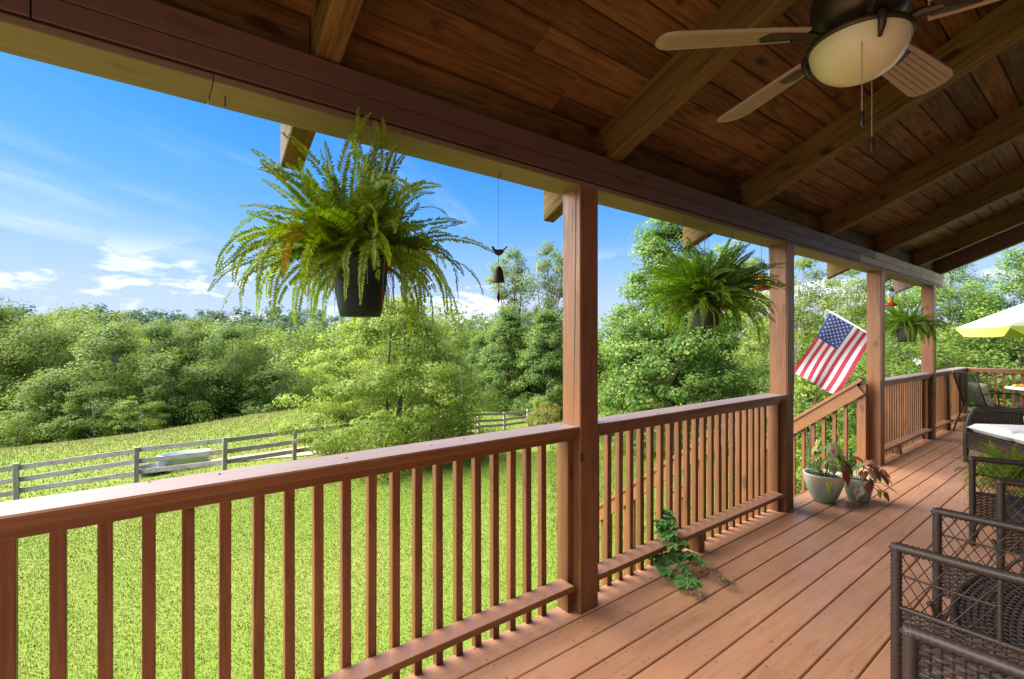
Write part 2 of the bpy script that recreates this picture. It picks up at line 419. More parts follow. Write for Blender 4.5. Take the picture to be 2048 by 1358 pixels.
def wicker_mat():
    m, nt, p, out = new_mat('brown_wicker')
    oi = nt.nodes.new('ShaderNodeNewGeometry')
    col = ramp(nt, oi.outputs['Random Per Island'], [(0, (0.013, 0.0075, 0.005)), (0.5, (0.025, 0.015, 0.0105)), (1, (0.044, 0.028, 0.020))])
    n = noise(nt, oi.outputs['Position'], 60, 4)
    nt.links.new(mixrgb(nt, mathn(nt, 'MULTIPLY', maprange(nt, n, .45, .75), .5), col, (0.055, 0.037, 0.028)), p.inputs['Base Color'])
    p.inputs['Roughness'].default_value = 0.5; p.inputs['Specular IOR Level'].default_value = 0.4
    bump(nt, noise(nt, oi.outputs['Position'], 300, 2), 0.4, 0.001, p)
    return m
M['wicker'] = wicker_mat()

def floral_mat():
    m, nt, p, out = new_mat('floral_cushion')
    geo = nt.nodes.new('ShaderNodeNewGeometry')
    v = geo.outputs['Position']
    n1 = noise(nt, v, 9, 6, 0.65, 1.2); n2 = noise(nt, v, 14, 5, 0.6, 0.8)
    c = mixrgb(nt, maprange(nt, n1, 0.62, 0.66), (0.70, 0.68, 0.67), (0.22, 0.24, 0.30))
    c = mixrgb(nt, maprange(nt, n2, 0.66, 0.70), c, (0.42, 0.22, 0.17))
    nt.links.new(c, p.inputs['Base Color']); p.inputs['Roughness'].default_value = 0.92
    return m
M['floral'] = floral_mat()

def glaze_mat():
    m, nt, p, out = new_mat('celadon_glaze')
    tcn = nt.nodes.new('ShaderNodeTexCoord'); sp = nt.nodes.new('ShaderNodeSeparateXYZ')
    nt.links.new(tcn.outputs['Generated'], sp.inputs[0])
    n = noise(nt, tcn.outputs['Object'], 9, 5)
    z = mathn(nt, 'ADD', sp.outputs[2], mathn(nt, 'MULTIPLY', mathn(nt, 'SUBTRACT', n, 0.5), 0.35))
    c = ramp(nt, z, [(0, (0.15, 0.20, 0.15)), (0.35, (0.24, 0.31, 0.24)), (0.60, (0.36, 0.44, 0.34)), (0.82, (0.54, 0.52, 0.40)), (1.0, (0.66, 0.60, 0.47))])
    nt.links.new(c, p.inputs['Base Color']); p.inputs['Roughness'].default_value = 0.28
    return m
M['glaze'] = glaze_mat()

def leaf_mat(name, c0, c1, c2=None, tip=None, transl=0.42, rough=0.6, tipscale=1.5, tr=(0.5, 0.66), tint=None, patch=None):
    """leaf: per-leaf colour from its own random, patches of paler new growth, light passing through"""
    m, nt, p, out = new_mat(name); L = nt.links
    geo = nt.nodes.new('ShaderNodeNewGeometry')
    st = [(0, c0), (0.6, c1), (1, c2 or c1)]
    col = ramp(nt, geo.outputs['Random Per Island'], st)
    if patch:
        g2 = nt.nodes.new('ShaderNodeNewGeometry')
        col = mixrgb(nt, mathn(nt, 'MULTIPLY', maprange(nt, noise(nt, g2.outputs['Position'], patch[1], 5, 0.6), 0.5, 0.64), 0.7), col, patch[0])
    if tint:
        at = nt.nodes.new('ShaderNodeAttribute'); at.attribute_name = 'tint'; oi = nt.nodes.new('ShaderNodeObjectInfo')
        col = mixrgb(nt, mathn(nt, 'MULTIPLY', mathn(nt, 'FRACT', mathn(nt, 'ADD', at.outputs['Fac'], oi.outputs['Random'])), 0.75), col, tint)
    if tip is not None:
        tcn = nt.nodes.new('ShaderNodeTexCoord')
        f = maprange(nt, noise(nt, tcn.outputs['Object'], tipscale, 3), *tr)
        f = mathn(nt, 'MULTIPLY', f, maprange(nt, geo.outputs['Random Per Island'], 0.2, 0.6))
        col = mixrgb(nt, f, col, tip)
    L.new(col, p.inputs['Base Color']); p.inputs['Roughness'].default_value = rough; p.inputs['Specular IOR Level'].default_value = 0.18
    t = nt.nodes.new('ShaderNodeBsdfTranslucent')
    hs_ = nt.nodes.new('ShaderNodeHueSaturation'); hs_.inputs['Saturation'].default_value = 1.15; hs_.inputs['Value'].default_value = 1.25
    L.new(col, hs_.inputs['Color']); L.new(hs_.outputs[0], t.inputs['Color'])
    mx = nt.nodes.new('ShaderNodeMixShader'); mx.inputs[0].default_value = transl
    L.new(p.outputs[0], mx.inputs[1]); L.new(t.outputs[0], mx.inputs[2]); L.new(mx.outputs[0], out.inputs[0])
    return m
M['l_birch'] = leaf_mat('leaf_birch', (0.145, 0.215, 0.036), (0.215, 0.290, 0.052), (0.30, 0.365, 0.095), tip=(0.40, 0.44, 0.15), tipscale=1.1, transl=0.5)
M['l_maple'] = leaf_mat('leaf_maple', (0.075, 0.150, 0.032), (0.115, 0.210, 0.042), (0.18, 0.275, 0.060), tip=(0.34, 0.40, 0.09), tipscale=2.6, tr=(0.52, 0.62))
M['l_oak'] = leaf_mat('leaf_oak', (0.066, 0.124, 0.022), (0.106, 0.178, 0.031), (0.156, 0.236, 0.046), tip=(0.23, 0.29, 0.07), tipscale=0.5, tint=(0.19, 0.25, 0.055), transl=0.4)
M['l_wood'] = leaf_mat('leaf_wood', (0.072, 0.122, 0.027), (0.112, 0.172, 0.036), (0.158, 0.222, 0.052), tip=(0.21, 0.265, 0.068), tipscale=0.25, tint=(0.21, 0.265, 0.055), transl=0.45)
M['l_far'] = leaf_mat('leaf_far', (0.070, 0.125, 0.070), (0.095, 0.150, 0.080), (0.115, 0.17, 0.09), transl=0.3)  # bluish leaf colour stands in for haze over the far ridge
M['l_cedar'] = leaf_mat('leaf_cedar', (0.075, 0.135, 0.028), (0.110, 0.180, 0.038), (0.16, 0.240, 0.056), tip=(0.23, 0.30, 0.08), tipscale=1.2)
M['l_yellow'] = leaf_mat('leaf_yellowgreen', (0.12, 0.19, 0.026), (0.19, 0.26, 0.040), (0.26, 0.33, 0.075), tip=(0.34, 0.37, 0.13), tipscale=1.0)
M['l_pale'] = leaf_mat('leaf_pale', (0.10, 0.15, 0.045), (0.16, 0.22, 0.070), (0.23, 0.29, 0.11), tip=(0.28, 0.33, 0.14))
M['l_red'] = leaf_mat('leaf_shrub_reddish', (0.10, 0.14, 0.030), (0.20, 0.19, 0.045), (0.28, 0.17, 0.055), tip=(0.32, 0.30, 0.08), tipscale=2)
M['l_fern'] = leaf_mat('leaf_fern', (0.10, 0.175, 0.018), (0.16, 0.245, 0.026), (0.25, 0.33, 0.042), tip=(0.26, 0.29, 0.05), tipscale=4, transl=0.5)
M['l_fern_dry'] = leaf_mat('leaf_fern_dry', (0.24, 0.20, 0.03), (0.30, 0.22, 0.04), (0.26, 0.13, 0.03), transl=0.4)
M['l_fern_dark'] = leaf_mat('leaf_fern_lush', (0.065, 0.135, 0.020), (0.115, 0.205, 0.028), (0.20, 0.29, 0.040), tip=(0.22, 0.30, 0.045), tipscale=3, transl=0.55)
M['l_vine'] = leaf_mat('leaf_vine', (0.080, 0.20, 0.050), (0.12, 0.26, 0.065), (0.20, 0.34, 0.085), transl=0.25, rough=0.4)
M['l_vine_red'] = leaf_mat('leaf_vine_red', (0.20, 0.10, 0.06), (0.26, 0.15, 0.09), (0.22, 0.20, 0.07), transl=0.25)
M['grass'] = leaf_mat('grass_blade', (0.115, 0.170, 0.020), (0.130, 0.186, 0.023), (0.150, 0.200, 0.032), tip=(0.170, 0.192, 0.038), tipscale=0.6, transl=0.4, rough=0.7, patch=((0.095, 0.165, 0.020), 0.9))
M['grass_field'] = leaf_mat('field_grass', (0.105, 0.160, 0.020), (0.135, 0.180, 0.026), (0.175, 0.200, 0.042), tip=(0.20, 0.195, 0.045), tipscale=0.35, transl=0.35, rough=0.7)
M['grass_seed'] = leaf_mat('seed_grass', (0.27, 0.25, 0.10), (0.33, 0.28, 0.13), (0.26, 0.29, 0.08), transl=0.3, rough=0.8)

def ground_mat():
    m, nt, p, out = new_mat('lawn_ground')
    geo = nt.nodes.new('ShaderNodeNewGeometry'); v = geo.outputs['Position']
    n1 = noise(nt, v, 0.35, 5); n2 = noise(nt, v, 5, 5, 0.7); n3 = noise(nt, v, 45, 4, 0.7)
    c = mixrgb(nt, maprange(nt, n2, 0.3, 0.7), (0.128, 0.182, 0.022), (0.152, 0.204, 0.029))
    c = mixrgb(nt, mathn(nt, 'MULTIPLY', maprange(nt, n1, 0.42, 0.66), 0.75), c, (0.185, 0.205, 0.042))
    c = mixrgb(nt, mathn(nt, 'MULTIPLY', maprange(nt, n3, 0.35, 0.6), 0.22), c, (0.112, 0.160, 0.020))
    nt.links.new(c, p.inputs['Base Color']); p.inputs['Roughness'].default_value = 0.95; p.inputs['Specular IOR Level'].default_value = 0.1
    bump(nt, n3, 0.35, 0.02, p)
    return m
M['ground'] = ground_mat()
# ================================================================ terrain
_cp = []
for X in (-1.0, -3, -6, -9):
    for Y in (-6, -2, 2, 6, 10, 14): _cp.append((X, Y, -2.0 if X > -5 else (-2.08 if X > -8 else -2.2)))
for X in (4, 12, 30):
    for Y in (-20, -5, 5, 15, 30, 60): _cp.append((X, Y, -2.0))
for px_, py_, d_ in ((33, 1003, 12.67), (272, 967, 13.57), (449, 942, 14.18), (588, 921, 15.57), (-300, 1060, 12.2), (800, 902, 16.5),
                     (957, 863, 25.0), (1010, 858, 27.9), (1054, 854, 28.8), (902, 872, 23.5),
                     (0, 905, 23), (-300, 935, 22), (300, 868, 27), (560, 823, 32), (760, 812, 34), (950, 802, 37), (1100, 808, 35),
                     (1220, 905, 16), (1400, 890, 17), (1600, 880, 18), (1800, 860, 20), (2048, 850, 22), (1400, 800, 34), (1900, 790, 34),
                     (160, 886, 25), (430, 845, 30)):
    p_ = atd(px_, py_, d_); _cp.append(tuple(p_))
def _dz(px_, d_, z):
    p_ = atd(px_, 682, d_); _cp.append((p_.x, p_.y, z))
for px_ in (-500, -200, 100, 350, 600, 850):
    _dz(px_, 46, -8.6 if px_ < 500 else -7.0); _dz(px_, 62, -8.6); _dz(px_, 85, -6.5)
    _dz(px_, 115, -4.2 if px_ < 420 else -8.5); _dz(px_, 165, 0.0 if px_ < 420 else (-1.5 if px_ < 800 else -5)); _dz(px_, 260, 1)
for px_ in (1100, 1400, 1700, 2048, 2600):
    for d_, z in ((50, -3.5), (90, -3.0), (160, -2), (260, 0)): _dz(px_, d_, z)
_cp = np.array(_cp, float)
def _phi(r2):
    return r2 * np.log(r2 + 1e-9) * 0.5
_n = len(_cp); _D = ((_cp[:, None, :2] - _cp[None, :, :2]) ** 2).sum(-1)
_A = np.zeros((_n + 3, _n + 3)); _A[:_n, :_n] = _phi(_D) + np.eye(_n) * 6.0
_A[:_n, _n] = 1; _A[:_n, _n + 1:] = _cp[:, :2]; _A[_n:, :_n] = _A[:_n, _n:].T
_w = np.linalg.solve(_A, np.concatenate([_cp[:, 2], np.zeros(3)]))
def terr(x, y):
    x = np.atleast_1d(np.asarray(x, float)); y = np.atleast_1d(np.asarray(y, float))
    q = np.stack([x, y], -1)
    rad = np.hypot(x, y); lim = 250.0
    s = np.minimum(1, lim / np.maximum(rad, 1e-6)); qq = q * s[:, None]
    out = np.empty(len(x))
    for i in range(0, len(x), 20000):
        b = qq[i:i + 20000]
        d = ((b[:, None, :] - _cp[None, :, :2]) ** 2).sum(-1)
        out[i:i + 20000] = _phi(d) @ _w[:_n] + _w[_n] + b @ _w[_n + 1:]
    return np.clip(out, -14, 8)
def tz(x, y): return float(terr(x, y)[0])
_gx = np.arange(-75, 12, 0.6); _gy = np.arange(-40, 62, 0.6)
_GX, _GY = np.meshgrid(_gx, _gy, indexing='ij'); _GZ = terr(_GX.ravel(), _GY.ravel()).reshape(_GX.shape)
def terr_fast(x, y):
    i = np.clip((x - _gx[0]) / 0.6, 0, len(_gx) - 1.001); j = np.clip((y - _gy[0]) / 0.6, 0, len(_gy) - 1.001)
    a, b = i.astype(int), j.astype(int); f, g = i - a, j - b
    return _GZ[a, b] * (1 - f) * (1 - g) + _GZ[a + 1, b] * f * (1 - g) + _GZ[a, b + 1] * (1 - f) * g + _GZ[a + 1, b + 1] * f * g

def build_ground():
    # one sheet, finer near the deck, reaching far past the hills
    def axis():
        a = np.concatenate([np.arange(0, 40, 0.8), np.arange(40, 120, 3), np.array([120, 130, 145, 165, 190, 220, 260, 320, 420, 600, 900, 1500])])
        return np.concatenate([-a[:0:-1], a])
    ax = axis(); X, Y = np.meshgrid(ax - 10, ax + 5, indexing='ij')
    z = terr(X.ravel(), Y.ravel())
    V = np.stack([X.ravel(), Y.ravel(), z], -1); n = len(ax)
    i, j = np.meshgrid(np.arange(n - 1), np.arange(n - 1), indexing='ij'); i = i.ravel(); j = j.ravel()
    F = np.stack([i * n + j, (i + 1) * n + j, (i + 1) * n + j + 1, i * n + j + 1], -1)
    o = link('ground', np_mesh('ground', V, F, M['ground'], smooth=True)); tag(o, kind='structure')
build_ground()

# ================================================================ deck
PX0 = -1.772                     # inner face of the porch posts
POST_Y = (1.812, 4.272, 6.74, 9.126)
POST = 0.14
deck = thing('deck', (0, 5, 0), 'long brown-red painted timber deck floor of the porch', 'deck', kind='structure')
PITCH = 0.1482
G0 = -1.755                       # first gap seen beside the posts
joints = {1: [1.772, 5.4, 9.05], 2: [2.675, 5.163, 8.2], 3: [1.79, 4.31, 7.3], 0: [2.0, 5.9, 9.5], 4: [3.4, 6.6, 10.1], 5: [0.4, 4.02, 7.7], 6: [2.2, 5.8, 9.4]}
cache = {}
def board_mesh(dx, dy, dz_, b, mat):
    k = (round(dx, 4), round(dy, 4), round(dz_, 4), b, mat.name)
    if k not in cache:
        me = MB().box(-dx / 2, dx / 2, -dy / 2, dy / 2, -dz_ / 2, dz_ / 2, b).mesh('board'); me.materials.append(mat); cache[k] = me
    return cache[k]
row = 0
x = G0 - 0.150
nails = MB()
while x < 2.6:
    y0, y1 = -7.0, 11.66
    js = joints.get(row, None)
    if js is None:
        js = []; q = -7 + rnd.choice([1.2, 1.6, 2.0, 2.4, 2.8, 3.2])
        while q < 11: js.append(q); q += rnd.choice([2.44, 3.05, 3.66])
    if row == 0: js = [2.40, 6.0, 9.6]
    js = ([-3.4] + js) if js[0] > -2.5 else js
    cuts = [y0] + js + [y1]
    w = PITCH - 0.0065 if row else 0.1500 - 0.004
    xa = x + (0.003 if row else 0)
    for a, b in zip(cuts[:-1], cuts[1:]):
        dzv = rnd.uniform(-0.0008, 0.0008); sh = rnd.uniform(-0.0008, 0.0008)
        link('board', board_mesh(w, b - a - 0.0025, 0.036, 0.004, M['deck']), None, deck, (xa + w / 2 + sh, (a + b) / 2, -0.018 + dzv))
        ny = math.ceil(a / 0.406) * 0.406
        pts = [a + 0.02, b - 0.02]
        while ny < b:
            pts.append(ny + rnd.uniform(-.006, .006)); ny += 0.406
        for q in pts:
            if q < -0.5: continue
            for off in (0.022, w - 0.022):
                cxn = xa + off + rnd.uniform(-.004, .004); cyn = q + rnd.uniform(-.004, .004)
                nails.add([(cxn + 0.0042 * math.cos(t * math.pi / 3), cyn + 0.0042 * math.sin(t * math.pi / 3), 0.0016) for t in range(6)], [tuple(range(6))])
    x += PITCH if row else 0.150
    row += 1
o = nails.build('nail_heads', M['nail'], deck); o['kind'] = 'stuff'
# substructure: joists, rim and support posts of the deck
for i in range(46):
    yy = -7 + 0.406 * i
    MB().box(-1.86, 2.6, yy, yy + 0.038, -0.24, -0.0385).build('joist', M['fence_post'], deck)
MB().box(-1.885, -1.862, -7, 11.66, -0.26, -0.0375).build('rim_board', M['rail_y'], deck)
MB().box(-1.88, 2.6, 11.662, 11.70, -0.26, -0.0375).build('rim_board', M['rail_x'], deck)
for py in POST_Y + (-0.65, 11.4):
    MB().box(-1.85, -1.72, py, py + 0.13, -2.6, -0.262).build('support_post', M['fence_post'], deck)

# ================================================================ porch posts
plab = ['porch post with a long vertical crack, nearest the camera', 'second porch post, grey weathered inner edge, just before the stair opening',
        'third porch post, behind the two glazed pots and partly hiding the flag', 'farthest porch post, holding the white star flag bracket']
for i, py in enumerate(POST_Y):
    t = thing('porch_post', (PX0 - POST / 2, py + POST / 2, 0), plab[i], 'post', 'posts carrying the porch roof')
    o = MB().box(PX0 - POST, PX0, py, py + POST, 0.0005, 2.2665, 0.006).build('shaft', M['rail_z'] if i in (0, 2) else M['rail_z'], t)
    if i in (1, 2, 3):   # weathered skin board on the inner face
        MB().box(PX0 + 0.0005, PX0 + 0.004, py + 0.003, py + POST - 0.003, 0.99, 2.266).build('weathered_face', M['weathered_post'], t)
    if i == 0:           # long seasoning check running down the face
        c = MB(); pts = []
        xs = [(2.25, 0.034), (1.95, 0.036), (1.6, 0.040), (1.35, 0.046), (1.1, 0.050), (0.995, 0.053)]
        L_, R_ = [], []
        for q, (z, off) in enumerate(xs):
            w = [0.004, 0.005, 0.0045, 0.003, 0.002, 0.0005][q]
            L_.append((PX0 - off - w, py - 0.0006, z)); R_.append((PX0 - off + w, py - 0.0006, z))
        c.add(L_ + R_, [(k, k + 1, 6 + k + 1, 6 + k) for k in range(5)])
        c.build('crack', M['nail'], t)
        kn = MB(); kn.lathe([(0.001, 0.0), (0.012, 0.001), (0.020, 0.0)], (0, 0, 0), 12, 0.6, 1.0)
        kn.v = [(PX0 + 0.0012 - q[2] * 0.5, py + 0.010 + q[0], 0.83 + q[1] * 1.4) for q in kn.v]
        kn.build('knot_hole', M['nail'], t)

# ================================================================ porch beam
bm_ = thing('porch_beam', (PX0, 4, 2.267), 'long brown porch beam of stacked boards, weathered grey towards its far end', 'beam')
splits = [-0.74, -0.245, 3.62, 6.05, 8.02, 9.68]
mats = ['beam', 'beam', 'beam', 'beam_grey', 'beam_grey']
for k in range(5):
    y0, y1 = splits[k], splits[k + 1] - 0.004
    MB().box(-1.80, PX0 + 0.004, y0, y1, 2.302, 2.3725, 0.003).build('lower_board', M[mats[k]], bm_)
    MB().box(-1.80, PX0 + 0.002, y0 + (0.5 if k == 3 else 0), y1 + (0.5 if k == 2 else 0), 2.3755, 2.462, 0.003).build('upper_board', M[mats[k]], bm_)
MB().box(-1.945, -1.805, -0.74, 9.66, 2.296, 2.40).build('core', M['rafter'], bm_)
MB().box(-1.80, PX0 - 0.010, -0.74, 9.66, 2.294, 2.301).build('shadow_strip', M['beam'], bm_)
ps = [-0.74, 0.165, 2.42, 4.9, 7.3, 9.70]
for k in range(5):
    MB().box(-1.955, PX0 + 0.003, ps[k], ps[k + 1] - 0.003, 2.267, 2.2935, 0.003).build('bottom_plate', M['plate'], bm_)
for yy, xx in ((0.204, -1.85), (1.341, -1.85), (0.66, -1.85), (3.16, -1.85), (3.99, -1.85), (7.39, -1.85), (8.08, -1.85), (2.9, -1.86)):
    h = MB(); h.tube([(xx, yy, 2.268), (xx, yy, 2.252)] + [(xx + 0.012 * math.sin(a), yy, 2.240 + 0.012 * math.cos(a)) for a in np.linspace(0, 5.2, 10)], 0.002, 5)
    h.build('screw_hook', M['wire'], bm_, True)

# ================================================================ roof
SL = 0.42; ZC = 2.69
def ceil(xx): return ZC + SL * (xx - PX0)
roof = thing('porch_roof', (0, 4, 2.9), 'dark stained tongue-and-groove porch ceiling on heavy sloping rafters', 'roof')
RY0, RY1 = -0.75, 9.66  # unseen rear end of the roof cut short to let sun onto the deck
XE, XR = -2.335, 2.3
ln = math.sqrt(1 + SL * SL); pw = 0.1365 / ln
raft_c = [0.512 + 1.585 * k for k in range(0, 6)] + [-0.70]
cx_ = -2.02 + 0.0; k0 = int((XE - cx_) / pw)
xx = cx_ + k0 * pw; r_i = 0
sl = math.atan(SL)
while xx < XR:
    xa, xb = xx + 0.0032, xx + pw - 0.0032
    cuts = [RY0]; q = RY0 + rnd.uniform(0.5, 2.6)
    while q < RY1 - 0.6:
        cuts.append(q); q += rnd.choice([1.585, 2.4, 3.17, 3.9]) + rnd.uniform(-.2, .2)
    cuts.append(RY1)
    for a, b in zip(cuts[:-1], cuts[1:]):
        a2, b2 = a + 0.0015, b - 0.0015
        za, zb = ceil(xa), ceil(xb); vb = 0.004
        g = MB()
        prof = [(xa, za + vb), (xa + vb, za + SL * vb), (xb - vb, zb - SL * vb), (xb, zb + vb), (xb, zb + 0.018), (xa, za + 0.018)]
        vs_ = [(px_, yv, pz_) for yv in (a2, b2) for px_, pz_ in prof]; n = 6
        g.add(vs_, [(i, n + i, n + (i + 1) % n, (i + 1) % n) for i in range(n)] + [tuple(range(n)), tuple(range(2 * n - 1, n - 1, -1))])
        g.build('ceiling_board', M['ceiling'], roof)
    xx += pw; r_i += 1
g = MB(); g.add([(XE, RY0, ceil(XE) + 0.02), (XR, RY0, ceil(XR) + 0.02), (XR, RY1, ceil(XR) + 0.02), (XE, RY1, ceil(XE) + 0.02),
                 (XE - .03, RY0, ceil(XE) + 0.06), (XR, RY0, ceil(XR) + 0.07), (XR, RY1 + .04, ceil(XR) + 0.07), (XE - .03, RY1 + .04, ceil(XE) + 0.06)],
                [(0, 3, 2, 1), (4, 5, 6, 7), (0, 1, 5, 4), (1, 2, 6, 5), (2, 3, 7, 6), (3, 0, 4, 7)])
g.build('roof_covering', M['roofing'], roof)
RD = 0.212
def rafter(yc, wd, name, mat, x0=-2.35, x1=XR, depth=RD, up=0.0):
    g = MB(); y0, y1 = yc - wd / 2, yc + wd / 2; ch = 0.006
    def zt(v): return ceil(v) - 0.0005 + up
    def zb(v): return ceil(v) - depth
    prof = [(y0, 0, 0), (y1, 0, 0), (y1, 1, -ch), (y1 - ch, 1, 0), (y0 + ch, 1, 0), (y0, 1, -ch)]
    vs_ = []
    for v in (x0, x1):
        for yy, lo, dzv in prof: vs_.append((v, yy, (zb(v) - dzv) if lo else zt(v)))
    n = 6
    g.add(vs_, [(i, (i + 1) % n, n + (i + 1) % n, n + i) for i in range(n)] + [tuple(range(n - 1, -1, -1)), tuple(range(n, 2 * n))])
    return g.build(name, mat, roof)
for yc in raft_c: rafter(yc + 0.01, 0.092, 'rafter', M['rafter'])
rafter(9.60, 0.10, 'end_rafter', M['beam'], -2.35, XR, 0.235)
# blocking between the rafters above the beam
raft_c = sorted(raft_c); ys = sorted(raft_c + [9.60])
for a, b in zip(ys[:-1], ys[1:]):
    MB().box(-1.90, -1.84, a + 0.058, b - 0.042, 2.41, ceil(-1.90) - 0.004).build('blocking', M['ceiling'], roof)
# unseen wall added outside the picture, only to shape the light under the porch
w = thing('added_wall', (2.35, 3, 0), kind='structure')
for k in range(26):
    z0 = -0.1 + k * 0.165
    MB().add([(2.30, -7.0, z0 + .165), (2.32 - .04, -7.0, z0), (2.28, 9.6, z0), (2.30, 9.6, z0 + .165), (2.36, -7.0, z0 + .165), (2.36, -7.0, z0), (2.36, 9.6, z0), (2.36, 9.6, z0 + .165)],
             [(0, 1, 2, 3), (4, 7, 6, 5), (0, 3, 7, 4), (1, 5, 6, 2), (0, 4, 5, 1), (3, 2, 6, 7)]).build('added_board', M['siding'], w)

# ================================================================ railings
BAL = MB().box(-0.0175, 0.0175, -0.0175, 0.0175, 0.0, 1.0, 0.002).mesh('baluster'); BAL.materials.append(M['rail_z'])
def railing(y0, y1, label, start, ends=(True, True), blocks=(), zc=0.992, grey=False, cap_ext=(0, 0)):
    t = thing('railing', (-1.85, (y0 + y1) / 2, 0), label, 'railing', 'railings along the outer edge of the deck')
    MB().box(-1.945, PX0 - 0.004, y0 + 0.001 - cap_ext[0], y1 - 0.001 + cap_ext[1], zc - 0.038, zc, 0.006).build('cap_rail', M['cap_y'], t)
    MB().box(-1.8815, -1.800, y0 + 0.002, y1 - 0.002, zc - 0.072, zc - 0.0385, 0.003).build('top_rail', M['rail_y'], t)
    ya = y0 + (0.043 if ends[0] else 0.002); yb = y1 - (0.043 if ends[1] else 0.002)
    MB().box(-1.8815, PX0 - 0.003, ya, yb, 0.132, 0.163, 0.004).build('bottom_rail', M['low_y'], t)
    for e, yy in zip(ends, (y0 + 0.002, y1 - 0.041)):
        if e: MB().box(-1.911, -1.823, yy, yy + 0.039, 0.0015, zc - 0.0725, 0.003).build('end_post', M['rail_z'], t)
    y = start
    while y < yb - 0.02:
        if y > ya + 0.015:
            o = link('baluster', BAL, None, t, (-1.9005 + rnd.uniform(-.001, .001), y, -0.052 + (zc - 0.992))); o.rotation_euler.z = rnd.uniform(-.02, .02)
            o.rotation_euler.x = rnd.uniform(-.003, .003)
        y += 0.1035
    for yy in blocks:
        MB().box(-1.878, -1.795, yy, yy + 0.07, 0.001, 0.1315, 0.002).build('support_block', M['rail_z'], t)
    return t
railing(-4.6, 1.812, 'nearest deck railing, running out of the picture on the left', -0.31 - 0.1035 * 41, (True, True), (-0.3,), cap_ext=(0, 0))
railing(1.952, 4.272, 'second deck railing, with the green vine creeping under it', 2.169 - 0.1035, (False, True), (2.98,), zc=0.990)
railing(6.88, 9.126, 'third deck railing, between the stair opening and the farthest porch post', 6.99, (False, True), (7.6,), zc=0.975)
railing(9.266, 10.30, 'short deck railing just past the farthest porch post', 9.36, (False, True), (), zc=0.972)
railing(10.39, 11.55, 'last short deck railing, before the deck corner by the metal chair', 10.45, (False, True), (), zc=0.972)
t = thing('rail_post', (-1.83, 10.34, 0), 'short leaning rail post between the last two short railings', 'post')
MB().obox((-1.835, 10.345, 0.001), (-1.855, 10.345, 0.93), 0.085, 0.085, 0.004, up=(0, 1, 0)).build('shaft', M['rail_z'], t)
# end railing across the deck
t = thing('railing', (-0.5, 11.6, 0), 'end railing across the far end of the deck, behind the patio table', 'railing', 'railings along the outer edge of the deck')
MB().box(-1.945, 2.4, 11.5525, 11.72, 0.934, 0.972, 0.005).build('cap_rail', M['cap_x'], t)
MB().box(-1.78, 2.4, 11.56, 11.635, 0.900, 0.9335, 0.003).build('top_rail', M['rail_x'], t)
MB().box(-1.70, 2.4, 11.55, 11.635, 0.132, 0.163, 0.003).build('bottom_rail', M['rail_x'], t)
MB().box(-1.88, -1.79, 11.60, 11.69, 0.0015, 0.933, 0.003).build('end_post', M['rail_z'], t)
for k in range(38):
    link('baluster', BAL, None, t, (-1.66 + k * 0.107, 11.654, -0.067))

# ================================================================ stairs down to the lawn
st = thing('porch_stairs', (-3.1, 5.5, -2), 'wooden porch stairs going down to the lawn, sloping handrails', 'stairs')
run, rise, nst = 0.232, 0.178, 11
for k in range(nst):
    xs_ = -1.90 - run * k; zt_ = -rise * (k + 1)
    MB().box(xs_ - 0.268, xs_ - 0.135, 4.42, 6.66, zt_ - 0.036, zt_, 0.004).build('tread', M['rail_y'], st)
    MB().box(xs_ - 0.130, xs_ + 0.002, 4.42, 6.66, zt_ - 0.036, zt_, 0.004).build('tread', M['rail_y'], st)
for yy in (4.38, 6.70):
    MB().obox((-1.90, yy, -0.22), (-1.90 - run * nst, yy, -0.22 - rise * nst), 0.038, 0.28).build('stringer', M['rail_x'], st)
slp = rise / run
for yy, sgn in ((4.39, 1), (6.60, -1)):
    z0, x0 = 0.985, -1.92; x1 = -4.42
    def zr(v): return z0 + (v - x0) * slp
    MB().obox((x0 + 0.02, yy, zr(x0 + 0.02)), (x1, yy, zr(x1)), 0.135, 0.034, 0.004).build('handrail_cap', M['rail_x'], st)
    MB().obox((x0 + 0.0, yy - 0.034 * sgn * -1 * 0 - 0.030, zr(x0) - 0.10), (x1, yy - 0.030, zr(x1) - 0.10), 0.036, 0.135, 0.003).build('handrail_board', M['rail_x'], st)
    MB().box(x0 - 0.045, x0 + 0.045, yy - 0.010, yy + 0.08, -0.2, zr(x0) - 0.045, 0.003).build('newel_post', M['rail_z'], st)
    MB().box(x1 - 0.045, x1 + 0.045, yy - 0.010, yy + 0.08, -2.3, zr(x1) - 0.045, 0.003).build('newel_post', M['rail_z'], st)
    xv = x0 - 0.16
    while xv > x1 + 0.08:
        o = link('baluster', BAL, None, st, (xv, yy + 0.0065, zr(xv) - 1.03)); xv -= 0.115
